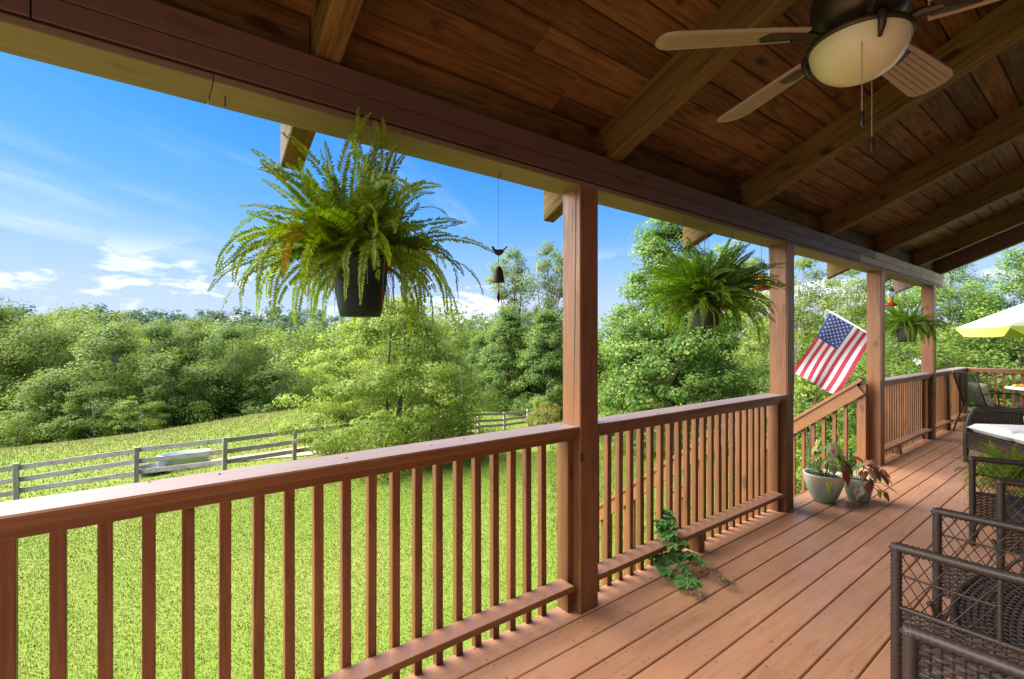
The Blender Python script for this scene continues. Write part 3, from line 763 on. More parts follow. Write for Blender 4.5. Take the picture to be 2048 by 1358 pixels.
# ================================================================ vegetation
def leaves_np(cent, rad, n_each, size, flat=0.65, up=0.55, aspect=0.55, droop=0.0, r=rng, outw=None):
    """diamond leaves spread through clumps; returns verts, faces"""
    K = len(cent); n_each = np.broadcast_to(n_each, (K,)).astype(int)
    idx = np.repeat(np.arange(K), n_each); n = len(idx)
    dirs = r.normal(size=(n, 3)); dirs /= np.linalg.norm(dirs, axis=1)[:, None]
    rr = r.random(n) ** 0.42
    p = cent[idx] + dirs * (rr * rad[idx])[:, None] * np.array([1, 1, flat])
    nor = r.normal(size=(n, 3)) * (1 - up) + np.array([0, 0, 1.0]) * up + dirs * 0.45
    if outw is not None:          # shading follows the rounded mass of the crown, as dense foliage does
        sm = dirs * 0.55 + outw[idx] * 0.55 + np.array([0, 0, 0.35]) + r.normal(size=(n, 3)) * 0.22
        sm /= np.linalg.norm(sm, axis=1)[:, None]
        nor = nor * 0.75 + sm * 0.75
        nor *= np.where((nor * sm).sum(1) < 0, -1, 1)[:, None]
    nor /= np.linalg.norm(nor, axis=1)[:, None]
    a = np.cross(nor, r.normal(size=(n, 3))); a /= np.linalg.norm(a, axis=1)[:, None] + 1e-9
    a[:, 2] -= droop; a /= np.linalg.norm(a, axis=1)[:, None]
    b = np.cross(nor, a); b /= np.linalg.norm(b, axis=1)[:, None] + 1e-9
    s = size * (0.6 + 0.8 * r.random(n))[:, None]
    V = np.stack([p - a * s * 0.5, p + b * s * aspect * 0.5, p + a * s * 0.5, p - b * s * aspect * 0.5], 1).reshape(-1, 3)
    F = np.arange(n * 4).reshape(-1, 4)
    if outw is not None: return V, F[:, ::-1], np.repeat(sm, 4, 0)
    return V, F

def crown_points(n, shape, r=rng, shell=0.55, lump=0.22):
    """clump centres in a unit crown: shape(t)->radius at height t in 0..1"""
    out = []; ph = r.random(6) * 6.28
    while len(out) < n:
        t = r.random(); R0 = shape(t)
        if R0 <= 0.02 or r.random() > R0 + 0.15: continue
        an = r.random() * 6.283
        lum = 1 + lump * (math.sin(3 * an + ph[0] + 4 * t) * 0.6 + math.sin(5 * an + ph[1] - 7 * t) * 0.5 + math.sin(9 * t + ph[2]) * 0.4)
        q = shell + (1 - shell) * r.random() if r.random() < 0.75 else r.random() ** 0.5
        out.append((math.cos(an) * R0 * q * lum, math.sin(an) * R0 * q * lum, t))
    return np.array(out)

def tree_meshes(name, h, rad, base, shape, nclump, clump_r, nleaf, leaf, leafmat, barkmat, trunk_r=0.14, limbs=22, flat=0.65, up=0.5, aspect=0.55, droop=0.0, seed=1, shell=0.55, lump=0.22, lean=0.0, stems=1):
    r = np.random.default_rng(seed)
    cp = crown_points(nclump, shape, r, shell, lump)
    C3 = np.stack([cp[:, 0] * rad, cp[:, 1] * rad, base + cp[:, 2] * (h - base)], -1)
    cr = clump_r * (0.6 + 0.8 * r.random(nclump))
    ax_ = C3 - np.array([0, 0, base + (h - base) * 0.42]); ax_[:, 2] *= rad / (h - base) * 1.6; ax_ /= np.linalg.norm(ax_, axis=1)[:, None] + 1e-6
    V, F, sm = leaves_np(C3, cr, nleaf, leaf, flat, up, aspect, droop, r, ax_)
    crown = np_mesh(name + '_crown', V, F, leafmat, nrm=sm)
    g = MB(); rr = random.Random(seed)
    for s_ in range(stems):
        ox, oy = (0, 0) if stems == 1 else (rr.uniform(-.25, .25), rr.uniform(-.25, .25))
        pts = []; rads = []
        for k in range(9):
            t = k / 8; z = -0.2 + t * h * 0.9
            pts.append((ox * (1 + 3 * t) + lean * t * t + 0.10 * rad * t * math.sin(2.5 * t + seed + s_), oy * (1 + 3 * t) + 0.10 * rad * t * math.cos(2.1 * t + seed * 1.7 + s_), z)); rads.append(trunk_r * (1.15 - t) ** 0.9 / (stems ** .5) + 0.01)
        rads[0] *= 1.5
        g.tube(pts, rads, 8)
        for k in range(limbs // stems):
            c = C3[r.integers(len(C3))]
            t0 = min(max((c[2] / (h * 0.9)) * 0.75 - 0.06 + rr.uniform(-.06, .04), 0.12), 0.9); i = t0 * 8; i0 = int(i); fr = i - i0
            A = Vector(pts[i0]).lerp(Vector(pts[min(i0 + 1, 8)]), fr); B = Vector(c)
            mid = A.lerp(B, 0.5) + Vector((rr.uniform(-.1, .1) * rad, rr.uniform(-.1, .1) * rad, 0.08 * rad))
            r0 = rads[i0] * 0.5
            g.tube([A, A.lerp(mid, .5) + Vector((0, 0, -.02 * rad)), mid, mid.lerp(B, .55), B], [r0, r0 * .8, r0 * .55, r0 * .35, 0.006], 5, cap=False)
    tr = g.mesh(name + '_trunk', True); tr.materials.append(barkmat)
    return crown, tr
def put_tree(name, me, loc, label, cat='tree', group=None, scale=1.0, rot=0.0, sz=None):
    t = thing(name, loc, label, cat, group)
    t.rotation_euler = (0, 0, rot); t.scale = (scale, scale, sz or scale)
    link('crown', me[0], None, t); link('trunk', me[1], None, t)
    return t
rnd_shape = lambda t: math.sqrt(max(0, 1 - (2 * t - 1) ** 2)) * (1.05 - 0.25 * t)
def egg(t, low=0.35): return (math.sin(math.pi * min(1, t ** 0.62))) ** 0.7 if 0 < t < 1 else 0
def cone_shape(t): return max(0, 1 - t) ** 0.75 * min(1, 0.55 + 2.2 * t)
def skirt(t): return (1 - t) ** 0.55 * min(1, 0.72 + 1.2 * t) if t < 1 else 0
def dome(t): return math.sqrt(max(0, 1 - t * t)) * (0.8 + 0.2 * min(1, 3 * t))

# the broad birch-like tree in front of the paddock fence
p = atd(792, 905, 15.2)
zb = tz(p.x, p.y)
birch = tree_meshes('birch', 5.2, 3.55, 0.25, lambda t: (1 - t) ** 0.5 * min(1, 0.74 + 1.0 * t), 340, 0.50, 250, 0.088, M['l_birch'], M['bark'], 0.09, 18, flat=0.5, up=0.45, aspect=0.5, droop=0.25, seed=5, shell=0.5, lump=0.16, stems=3)
put_tree('birch_tree', birch, (p.x, p.y, zb), 'broad pale yellow-green tree standing in front of the paddock fence, left of the nearest post')
# tall maple behind the second railing
p = atd(1345, 900, 17.0); zb = tz(p.x, p.y)
maple = tree_meshes('maple', 8.9, 3.15, 0.2, lambda t: (1 - t) ** 0.62 * min(1, 0.80 + 0.8 * t), 300, 0.55, 230, 0.098, M['l_maple'], M['bark'], 0.13, 18, flat=0.6, up=0.55, aspect=0.75, seed=9, shell=0.55, lump=0.07)
put_tree('maple_tree', maple, (p.x, p.y, zb), 'tall leafy maple seen between the first two porch posts, behind the second hanging fern')
# loose yellow-green trees right of the maple
p = atd(1590, 850, 20.0)
loose = tree_meshes('loose', 8.0, 3.0, 0.5, lambda t: egg(t), 120, 0.62, 200, 0.105, M['l_yellow'], M['bark_pale'], 0.11, 34, flat=0.6, up=0.4, seed=13, shell=0.35, lump=0.3)
put_tree('ash_tree', loose, (p.x, p.y, tz(p.x, p.y)), 'loose yellow-green tree with bare twigs, right behind the tall maple', sz=0.92)
p = atd(1700, 850, 24.0)
put_tree('ash_tree', loose, (p.x, p.y, tz(p.x, p.y)), 'airy yellow-green tree rising behind the flag', rot=2.1, scale=1.05, sz=0.98)
p = atd(1470, 850, 25.0)
put_tree('ash_tree', loose, (p.x, p.y, tz(p.x, p.y)), 'airy light green tree top showing behind the red hummingbird feeder', rot=4.0, scale=1.1, sz=1.18)
# drooping evergreen shrub below the flag
p = atd(1622, 860, 9.6)
ever = tree_meshes('evergreen', 2.9, 1.05, 0.1, skirt, 110, 0.24, 90, 0.07, M['l_yellow'], M['bark'], 0.05, 14, flat=0.35, up=0.35, aspect=0.35, droop=0.6, seed=17)
put_tree('evergreen_shrub', ever, (p.x, p.y, tz(p.x, p.y)), 'drooping yellow-green evergreen shrub just below the flag', 'shrub')
# dark feathery cedars with a taller ivy-clad tree behind
cedar = tree_meshes('cedar', 7.2, 2.6, 0.0, lambda t: (1 - t) ** 0.6 * min(1, 0.92 + 1.0 * t), 230, 0.62, 170, 0.20, M['l_cedar'], M['bark'], 0.16, 16, flat=0.6, up=0.4, aspect=0.32, droop=0.35, seed=21, shell=0.45, lump=0.12)
for (x_, d_, s_, rt, lab) in ((1015, 34, 1.0, 0.3, 'dark feathery evergreen beyond the short right-hand fence, left one of the pair'), (1095, 32, 0.98, 2.2, 'dark feathery evergreen beyond the fence, right against the nearest porch post'),
                              (960, 41, 0.86, 4.0, 'smaller dark evergreen behind the gap right of the pale yellow-green tree')):
    p = atd(x_, 806, d_); put_tree('cedar_tree', cedar, (p.x, p.y, tz(p.x, p.y)), lab, 'tree', 'evergreens beyond the fence', s_, rt)
ivy = tree_meshes('ivytree', 12.4, 2.7, 5.2, egg, 70, 0.62, 150, 0.15, M['l_pale'], M['bark_pale'], 0.17, 30, flat=0.9, up=0.3, seed=25, shell=0.2, lump=0.5, stems=3)
p = atd(1024, 800, 38); put_tree('ivy_tree', ivy, (p.x, p.y, tz(p.x, p.y)), 'tall thin pale tree rising behind the hanging bell chime', sz=0.97)
p = atd(1098, 800, 36); put_tree('ivy_tree', ivy, (p.x, p.y, tz(p.x, p.y)), 'tall thin pale tree rising left beside the nearest porch post', rot=2.6, scale=0.9, sz=0.96)
# shrubs
shrub = tree_meshes('shrub', 1.7, 1.05, 0.05, dome, 46, 0.26, 75, 0.075, M['l_red'], M['bark'], 0.03, 14, seed=31)
p = atd(1093, 868, 22); put_tree('shrub', shrub, (p.x, p.y, tz(p.x, p.y)), 'round reddish-green shrub at the right end of the paddock fence', 'shrub')
shrub2 = tree_meshes('yshrub', 2.0, 0.8, 0.05, egg, 34, 0.24, 70, 0.085, M['l_yellow'], M['bark'], 0.03, 12, seed=33)
p = atd(1082, 850, 26); put_tree('shrub', shrub2, (p.x, p.y, tz(p.x, p.y)), 'upright yellow-green shrub behind the reddish shrub by the fence', 'shrub')
p = atd(537, 836, 31); put_tree('shrub', shrub2, (p.x, p.y, tz(p.x, p.y)), 'tiny lone bright green bush out in the open field', 'shrub', scale=0.5, sz=0.32)
bush = tree_meshes('bush', 3.0, 1.9, 0.0, dome, 80, 0.42, 140, 0.085, M['l_oak'], M['bark'], 0.05, 14, seed=35)
bl = [(1225, 20, .8, 'dark bush at the foot of the tall maple, left side'), (1300, 15.5, .62, 'dense bush below the maple, seen through the second railing'), (1450, 15.5, .75, 'dense bush below the maple beside the second porch post'),
      (1560, 15, .85, 'green bush seen low through the stair opening, left'), (1650, 14, .9, 'green bush seen low through the stair opening, behind the potted plants'), (1740, 13.5, 1.0, 'dense bush behind the third porch post'),
      (1800, 14.5, 1.2, 'dense bush behind the flag pole'), (1890, 15.5, 1.3, 'dense bush behind the short railings at the deck corner'), (1965, 16, 1.35, 'tall bush behind the metal patio chair'), (2045, 15, 1.4, 'tall bush behind the end railing, under the umbrella')]
for i, (x_, d_, s_, lab) in enumerate(bl):
    p = atd(x_, 880, d_); put_tree('bush', bush, (p.x, p.y, tz(p.x, p.y) - 0.05), lab, 'bush', 'bushes around the porch', s_, i * 1.3)
# trees behind the far end of the porch
end_t = tree_meshes('endtree', 9.0, 3.4, 0.8, egg, 130, 0.78, 210, 0.13, M['l_maple'], M['bark'], 0.16, 26, seed=41, shell=0.4, lump=0.3)
for x_, d_, s_, sz_, rt, mm, lab in ((1905, 27, 0.85, 0.98, 0.5, end_t, 'leafy tree right of the beam end, with sky showing through its top'), (2035, 24, 1.0, 0.93, 2.5, end_t, 'rounded leafy tree at the right edge, above the lime umbrella'),
                                 (1795, 30, 1.0, 0.98, 4.2, end_t, 'leafy tree between the two far porch posts, behind the third hanging fern'), (1965, 36, 1.1, 0.92, 1.4, loose, 'pale loose tree far behind the lime umbrella')):
    p = atd(x_, 830, d_); put_tree('tree', mm, (p.x, p.y, tz(p.x, p.y)), lab, 'tree', None, s_, rt, sz_)

# ---- the wood on the far slope
woodA = tree_meshes('woodA', 12.5, 4.6, 1.6, lambda t: egg(t), 72, 1.65, 330, 0.23, M['l_wood'], M['bark_pale'], 0.22, 20, flat=0.55, up=0.55, seed=51, shell=0.5, lump=0.25)
woodB = tree_meshes('woodB', 10.5, 4.2, 0.8, lambda t: dome(t), 66, 1.5, 330, 0.22, M['l_oak'], M['bark_pale'], 0.2, 22, flat=0.5, up=0.6, seed=52, shell=0.5, lump=0.3, lean=1.2)
woodC = tree_meshes('woodC', 13.5, 4.0, 2.6, rnd_shape, 62, 1.6, 330, 0.23, M['l_wood'], M['bark'], 0.2, 22, flat=0.6, up=0.5, seed=53, shell=0.45, lump=0.3)
woodD = tree_meshes('woodD', 6.0, 2.9, 0.2, dome, 52, 1.05, 300, 0.18, M['l_oak'], M['bark_pale'], 0.12, 16, flat=0.5, up=0.6, seed=54)
woodE = tree_meshes('woodE', 4.4, 2.2, 0.1, dome, 60, 0.60, 160, 0.14, M['l_yellow'], M['bark_pale'], 0.08, 12, flat=0.5, up=0.6, seed=55)
edge = [  # px, depth, mesh, scale, zscale, rot, label
    (-40, 40, woodC, 1.0, 1.0, 0.2, 'tree cut by the left picture edge, at the margin of the wood'),
    (45, 46, woodA, 1.0, 1.0, 1.2, 'tall tree with a pale straight trunk, second from the left picture edge'),
    (85, 40, woodC, 0.82, 0.85, 2.6, 'tree with a bare pale trunk on the wood margin above the leftmost fence post'),
    (105, 36, woodD, 1.0, 0.95, 1.0, 'low dull-green tree at the wood margin, above the leftmost fence bay'),
    (30, 33, woodE, 1.0, 0.8, 0.4, 'low bright bush at the foot of the wood, far left'),
    (215, 38, woodB, 0.98, 0.93, 2.1, 'bright spreading tree with a bent pale trunk at the middle of the wood margin'),
    (190, 34, woodD, 0.85, 0.72, 3.3, 'dark low tree left of the bright yellowish bush at the wood margin'),
    (278, 33.5, woodE, 0.82, 0.75, 4.4, 'bright yellowish bush at the wood margin above the metal trough'),
    (340, 38, woodD, 1.05, 1.15, 5.2, 'bushy tree right of the bright yellowish bush at the wood margin'),
    (410, 41, woodD, 1.15, 1.05, 0.9, 'wide low tree where the field meets the wood, above the trough'),
    (470, 44, woodA, 0.72, 0.84, 2.9, 'slender-limbed tree near the right end of the wood margin'),
    (545, 43, woodD, 1.1, 0.92, 3.9, 'low tree at the wood margin just left of the pale yellow-green tree'),
    (300, 46, woodA, 0.95, 0.98, 4.9, 'tall round-topped tree in the second rank of the wood, above the trough'),
    (380, 50, woodC, 0.95, 0.92, 5.9, 'tall tree in the second rank of the wood, above the field corner'),
    (150, 50, woodA, 1.05, 1.0, 3.6, 'tall round tree in the second rank of the wood, towards the left'),
]
for x_, d_, mm, s_, sz_, rt, lab in edge:
    p = atd(x_, 850, d_); put_tree('wood_tree', mm, (p.x, p.y, tz(p.x, p.y) - 0.2), lab, 'tree', 'trees along the margin of the wood', s_, rt, sz_)
def mass(name, spots, protos, mats_, label):
    Vs, Fs, TT, NN = [], [], [], []; off = 0; tr2 = random.Random(4)
    for (x_, y_, z_, s_, sz_, rt, k) in spots:
        me = protos[k][0]
        n = len(me.vertices); co = np.empty(n * 3, np.float32); me.vertices.foreach_get('co', co); co = co.reshape(-1, 3).copy()
        c_, s2 = math.cos(rt), math.sin(rt)
        x2 = (co[:, 0] * c_ - co[:, 1] * s2) * s_ + x_; y2 = (co[:, 0] * s2 + co[:, 1] * c_) * s_ + y_; z2 = co[:, 2] * sz_ + z_
        Vs.append(np.stack([x2, y2, z2], -1)); Fs.append(np.arange(n).reshape(-1, 4)[:, ::-1] + off); off += n; TT.append(np.full(n // 4, tr2.random()))
        cn = np.empty(n * 3, np.float32); me.corner_normals.foreach_get('vector', cn); cn = cn.reshape(-1, 4, 3)[:, ::-1].reshape(-1, 3); NN.append(np.stack([cn[:, 0] * c_ - cn[:, 1] * s2, cn[:, 0] * s2 + cn[:, 1] * c_, cn[:, 2]], -1))
    o = link(name, np_mesh(name, np.concatenate(Vs), np.concatenate(Fs), mats_, np.concatenate(TT), nrm=np.concatenate(NN))); tag(o, label, 'woodland', kind='stuff')
    return o
lowA = tree_meshes('lowA', 12.5, 4.8, 1.0, lambda t: egg(t), 46, 1.95, 82, 0.47, M['l_wood'], M['bark'], 0.2, 2, seed=61)
lowB = tree_meshes('lowB', 11.5, 4.4, 0.5, dome, 44, 1.85, 82, 0.46, M['l_wood'], M['bark'], 0.2, 2, seed=62, lump=0.3)
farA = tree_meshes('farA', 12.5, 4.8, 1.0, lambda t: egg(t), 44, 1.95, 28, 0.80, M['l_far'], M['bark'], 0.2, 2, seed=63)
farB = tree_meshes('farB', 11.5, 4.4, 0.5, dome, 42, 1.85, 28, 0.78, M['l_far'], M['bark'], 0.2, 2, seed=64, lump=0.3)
midA = tree_meshes('midA', 12.5, 4.8, 1.0, lambda t: egg(t), 44, 1.95, 55, 0.5, M['l_oak'], M['bark'], 0.2, 2, seed=65)
spots = []; spots_far = []
wr = random.Random(3)
for d_ in (54, 62, 71, 82, 95, 110):
    step = 7.6 * FPX / d_
    x_ = -260 + wr.uniform(0, step)
    while x_ < 1010:
        dd = d_ + wr.uniform(-3, 3); p = atd(x_, 682, dd); s_ = wr.uniform(0.85, 1.15)
        spots.append((p.x, p.y, tz(p.x, p.y) - 0.4, s_, s_ * wr.uniform(0.85, 1.12), wr.uniform(0, 6.3), wr.choice((0, 1)))); x_ += step * wr.uniform(0.75, 1.2)
for d_ in (140, 165, 190):
    step = 7.5 * FPX / d_; x_ = -300
    while x_ < 1100:
        dd = d_ + wr.uniform(-8, 8); p = atd(x_, 682, dd); s_ = wr.uniform(0.9, 1.25)
        spots_far.append((p.x, p.y, tz(p.x, p.y) - 0.5, s_ * 1.15, s_, wr.uniform(0, 6.3), wr.choice((0, 1)))); x_ += step * wr.uniform(0.75, 1.15)
mass('woodland', spots, (lowA, lowB), M['l_wood'], 'dense green wood covering the far slope on the left')
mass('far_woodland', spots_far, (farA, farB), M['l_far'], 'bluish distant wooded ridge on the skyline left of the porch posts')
spots_r = []
for d_ in (42, 50, 60):
    x_ = 1130
    while x_ < 2500:
        p = atd(x_, 682, d_ + wr.uniform(-2, 2)); s_ = wr.uniform(0.7, 0.95)
        spots_r.append((p.x, p.y, tz(p.x, p.y) - 0.4, s_, s_ * wr.uniform(0.62, 0.8), wr.uniform(0, 6.3), wr.choice((0, 1)))); x_ += 5.6 * FPX / d_ * wr.uniform(0.8, 1.2)
mass('right_woodland', spots_r, (midA, midA), M['l_oak'], 'mass of green trees far behind the maple and the end of the porch').name = 'woodland'

# ================================================================ grass
def blades(n, xy, hgt, wid, mat, name, label, lean=0.5, r=rng):
    x, y = xy; z = terr_fast(x, y); n = len(x)
    an = r.random(n) * 6.283; h = hgt * (0.55 + 0.9 * r.random(n)); w = wid * (0.7 + 0.6 * r.random(n))
    la = r.random(n) * 6.283; lm = h * lean * (0.2 + r.random(n))
    bx, by = np.cos(an) * w * .5, np.sin(an) * w * .5
    V = np.stack([np.stack([x - bx, y - by, z - 0.005], -1), np.stack([x + bx, y + by, z - 0.005], -1), np.stack([x + np.cos(la) * lm, y + np.sin(la) * lm, z + h], -1)], 1).reshape(-1, 3)
    T = V.reshape(-1, 3, 3); gn = np.cross(T[:, 1] - T[:, 0], T[:, 2] - T[:, 0]); back = (gn * (np.array([0, 0, CAM_H]) - T[:, 0])).sum(1) < 0
    F = np.arange(n * 3).reshape(-1, 3); F[back] = F[back][:, ::-1]
    sm = np.array([0, 0, 1.0]) + r.normal(size=(n, 3)) * 0.28; sm /= np.linalg.norm(sm, axis=1)[:, None]     # turf shades as a surface, not blade by blade
    o = link(name, np_mesh(name, V, F, mat, nrm=np.repeat(sm, 3, 0))); return tag(o, label, 'grass', kind='stuff')
def sector(n, d0, d1, u0, u1, pw_=1.0, r=rng):
    d = np.sqrt(d0 ** 2 + (d1 ** 2 - d0 ** 2) * r.random(n) ** pw_); u = (u0 + (u1 - u0) * r.random(n) - 1024) / FPX
    return (u * CA - SA) * d, (u * SA + CA) * d
# lawn: dense near, thinner outwards
x1_, y1_ = sector(420000, 3.6, 16.5, -250, 1500, 1.45)
kk = (x1_ < -2.05); x1_, y1_ = x1_[kk], y1_[kk]
fenceX = -16.6
kk = (x1_ > fenceX); x1_, y1_ = x1_[kk], y1_[kk]
dd_ = -x1_ * SA + y1_ * CA
blades(0, (x1_, y1_), 0.018 + 0.0006 * dd_, 0.006 + 0.0010 * dd_, M['grass'], 'lawn_grass', 'short bright green grass of the lawn below the deck', 0.35)
xf, yf = sector(120000, 12, 37, -250, 1180, 1.0)
kk = (xf < fenceX - 0.3); xf, yf = xf[kk], yf[kk]; df = -xf * SA + yf * CA
blades(0, (xf, yf), 0.03 + 0.002 * df, 0.014 + 0.0009 * df, M['grass_field'], 'field_grass', 'longer yellowish grass of the field beyond the paddock fence', 0.4)
xs_, ys_ = sector(14000, 21, 36, -250, 960, 1.0)
kk = (xs_ < fenceX - 3); xs_, ys_ = xs_[kk], ys_[kk]; ds_ = -xs_ * SA + ys_ * CA
us = 1024 + FPX * (xs_ * CA + ys_ * SA) / ds_
crest = np.interp(us, [-300, 0, 300, 560, 760, 950], [22, 23, 27, 32, 34, 37])
kk = (ds_ > crest - 6) & (ds_ < crest + 1.5); blades(0, (xs_[kk], ys_[kk]), 0.17, 0.014, M['grass_seed'], 'seed_grass', 'tall tan seeding grass along the crest of the field', 0.5)
xr_, yr_ = sector(60000, 8, 26, 1100, 2100, 1.0)
kk = (xr_ < -2.3); xr_, yr_ = xr_[kk], yr_[kk]
blades(0, (xr_, yr_), 0.085, 0.026, M['grass'], 'lawn_grass', 'lawn grass beyond the stairs, under the maple', 0.9)

# ================================================================ paddock fence
fn = thing('paddock_fence', (-17, 4, tz(-17, 4)), 'weathered grey three-rail wooden paddock fence below the lawn', 'fence')
fp = [(-19.0, -7.4), (-18.5, -5.05), (-18.09, -2.79), (-17.3, -0.28), (-16.48, 1.80), (-16.7, 3.79), (-17.0, 6.0), (-17.6, 8.2), (-18.5, 10.2), (-19.6, 12.1), (-20.92, 13.8), (-21.6, 16.0), (-22.2, 18.2)]
fr_ = random.Random(5)
prev = None
for k, (fx, fy) in enumerate(fp):
    z = tz(fx, fy)
    MB().obox((fx, fy, z - 0.3), (fx + fr_.uniform(-.03, .03), fy + fr_.uniform(-.03, .03), z + 1.03 + fr_.uniform(-.02, .04)), 0.125, 0.115, 0.008, up=(0, 1, 0)).build('post', M['fence_post'], fn)
    if prev:
        (qx, qy, qz) = prev
        for hz in (0.28, 0.60, 0.92):
            a = Vector((qx - 0.075, qy - 0.04, qz + hz + fr_.uniform(-.02, .02))); b = Vector((fx - 0.075, fy + 0.04, z + hz + fr_.uniform(-.02, .02)))
            MB().obox(a, b, 0.030, 0.135, 0.004).build('rail', M['fence'], fn)
    prev = (fx, fy, z)
# water troughs
p = atd(370, 950, 15.2); z = tz(p.x, p.y)
tr_ = thing('water_trough', (p.x, p.y, z), 'oval galvanised metal water trough standing behind the fence', 'trough')
hh = 0.50
def oval(prof, seg=36):
    g = MB(); L2 = 0.42
    for r_, z_ in prof:
        for k in range(seg):
            a = 2 * math.pi * k / seg; cxo = L2 * (1 if math.cos(a) > 0 else -1) if abs(math.cos(a)) > 1e-6 else 0
            g.v.append((p.x + r_ * math.cos(a), p.y + cxo * 0 + (r_ * math.sin(a)) + L2 * math.sin(a), z + z_))
    n = len(prof)
    for i in range(n - 1):
        for k in range(seg):
            m_ = (k + 1) % seg; g.f.append((i * seg + k, i * seg + m_, (i + 1) * seg + m_, (i + 1) * seg + k)); g.mi.append(0)
    return g
oval([(0.26, 0.16), (0.285, 0.18), (0.29, hh), (0.31, hh + .012), (0.31, hh + .03), (0.275, hh + .03), (0.27, 0.12)]).build('shell', M['galv'], tr_, True)
oval([(0.10, 0.0), (0.27, 0.0), (0.292, 0.02), (0.292, 0.158), (0.27, 0.162), (0.05, 0.165)]).build('base_band', M['galv_light'], tr_, True)
p = atd(305, 962, 14.6); z = tz(p.x, p.y)
tb = thing('rubber_tub', (p.x, p.y, z), 'low dark rubber feed tub beside the metal trough', 'tub')
MB().lathe([(0.28, 0.0), (0.36, 0.24), (0.385, 0.26), (0.385, 0.285), (0.35, 0.285), (0.27, 0.03), (0.02, 0.03)], (p.x, p.y, z), 24).build('tub_body', M['rubber'], tb, True)
# bare dirt patch behind the fence
p = atd(560, 918, 17.0)
g = MB(); ring = []
for k in range(28):
    a = 2 * math.pi * k / 28; rr_ = 1.0 + 0.25 * math.sin(3 * a + 1) + 0.15 * math.sin(7 * a); ring.append((p.x + 1.0 * rr_ * math.cos(a), p.y + 2.4 * rr_ * math.sin(a)))
ring.append((p.x, p.y)); g.v = [(a, b, tz(a, b) + 0.03) for a, b in ring]; g.f = [(k, (k + 1) % 28, 28) for k in range(28)]; g.mi = [0] * 28
o = g.build('dirt_patch', M['dirt']); tag(o, kind='structure')
# ================================================================ ferns
def frond(g, base, az, el, length, droop, width, r, curl=0.0, npin=44, face=None):
    """arching rachis with paired pinnae; appends to lists"""
    pts = []; p = Vector(base); e = el; a = az; seg = 14; st = length / seg
    for k in range(seg + 1):
        pts.append(p.copy())
        d = Vector((math.cos(a) * math.cos(e), math.sin(a) * math.cos(e), math.sin(e)))
        p = p + d * st; e -= droop / seg * (0.5 + 1.2 * k / seg); a += curl / seg
        e += r.uniform(-.10, .10); a += r.uniform(-.14, .14)
        if e < -1.5: e = -1.5
    V, F = g
    # rachis
    def emit(a_, b_, c_, d_):
        n = len(V); V.extend((a_, b_, c_, d_)); F.append((n, n + 1, n + 2, n + 3))
    for k in range(seg):
        t = (pts[k + 1] - pts[k]).normalized(); sd_ = t.cross(Vector((0, 0, 1)));
        if sd_.length < 1e-3: sd_ = Vector((1, 0, 0))
        sd_.normalize(); w = 0.0016 * (1 - 0.7 * k / seg)
        emit(pts[k] - sd_ * w, pts[k] + sd_ * w, pts[k + 1] + sd_ * w * .9, pts[k + 1] - sd_ * w * .9)
    tw = r.uniform(-1.2, 1.2)
    for i in range(npin):
        t = 0.14 + 0.86 * i / npin
        f = t * seg; k = min(int(f), seg - 1); q = pts[k].lerp(pts[k + 1], f - k)
        tg = (pts[k + 1] - pts[k]).normalized(); sd_ = tg.cross(Vector((0, 0, 1)))
        if face is not None: sd_ = tg.cross(face)
        if sd_.length < 1e-3: sd_ = Vector((math.sin(az), -math.cos(az), 0))
        sd_.normalize(); up_ = sd_.cross(tg)
        sd_ = (sd_ * math.cos(tw) + up_ * math.sin(tw)).normalized(); up_ = sd_.cross(tg)
        wl_ = width * min(1, 0.35 + 3.2 * t) * (1 - t) ** 0.62 * 0.98 + width * 0.05
        pw_ = length * 0.90 / npin * 1.05
        for s_ in (-1, 1):
            if r.random() < 0.04: continue
            d = (sd_ * s_ * 0.93 + tg * 0.33 + up_ * (r.uniform(-.35, .12))).normalized()
            e_ = q + d * wl_ * r.uniform(.85, 1.1)
            m_ = q + d * wl_ * 0.45
            emit(q - tg * pw_ * .45, m_ - tg * pw_ * .62, e_, m_ + tg * pw_ * .62) if r.random() < 2 else None
    return pts
def fern_mesh(nf, lmin, lmax, base_z, base_r, seed, width=0.042, up_frac=0.25, name='fern', mat=None, droopk=1.0, npin=44, face=None):
    r = random.Random(seed); V, F = [], []
    for k in range(nf):
        az = r.uniform(0, 6.283); q = r.random()
        if q < up_frac: el = r.uniform(0.95, 1.45); dr = r.uniform(0.3, 1.2); ln_ = r.uniform(lmin, lmax) * 0.92
        elif q < 0.72: el = r.uniform(0.25, 1.05); dr = r.uniform(0.6, 2.6) * droopk; ln_ = r.uniform(lmin, lmax)
        else: el = r.uniform(-0.1, 0.6); dr = r.uniform(1.2, 3.2) * droopk; ln_ = r.uniform(lmin, lmax)
        br = base_r * math.sqrt(r.random())
        frond((V, F), (br * math.cos(az + r.uniform(-1, 1)), br * math.sin(az + r.uniform(-1, 1)), base_z + r.uniform(-.01, .02)), az, el, ln_, dr, width * r.uniform(.75, 1.15), r, r.uniform(-1.3, 1.3), npin, face if (face is not None and el > .75) else None)
    return np_mesh(name, np.array([tuple(v) for v in V]), np.array(F), mat)
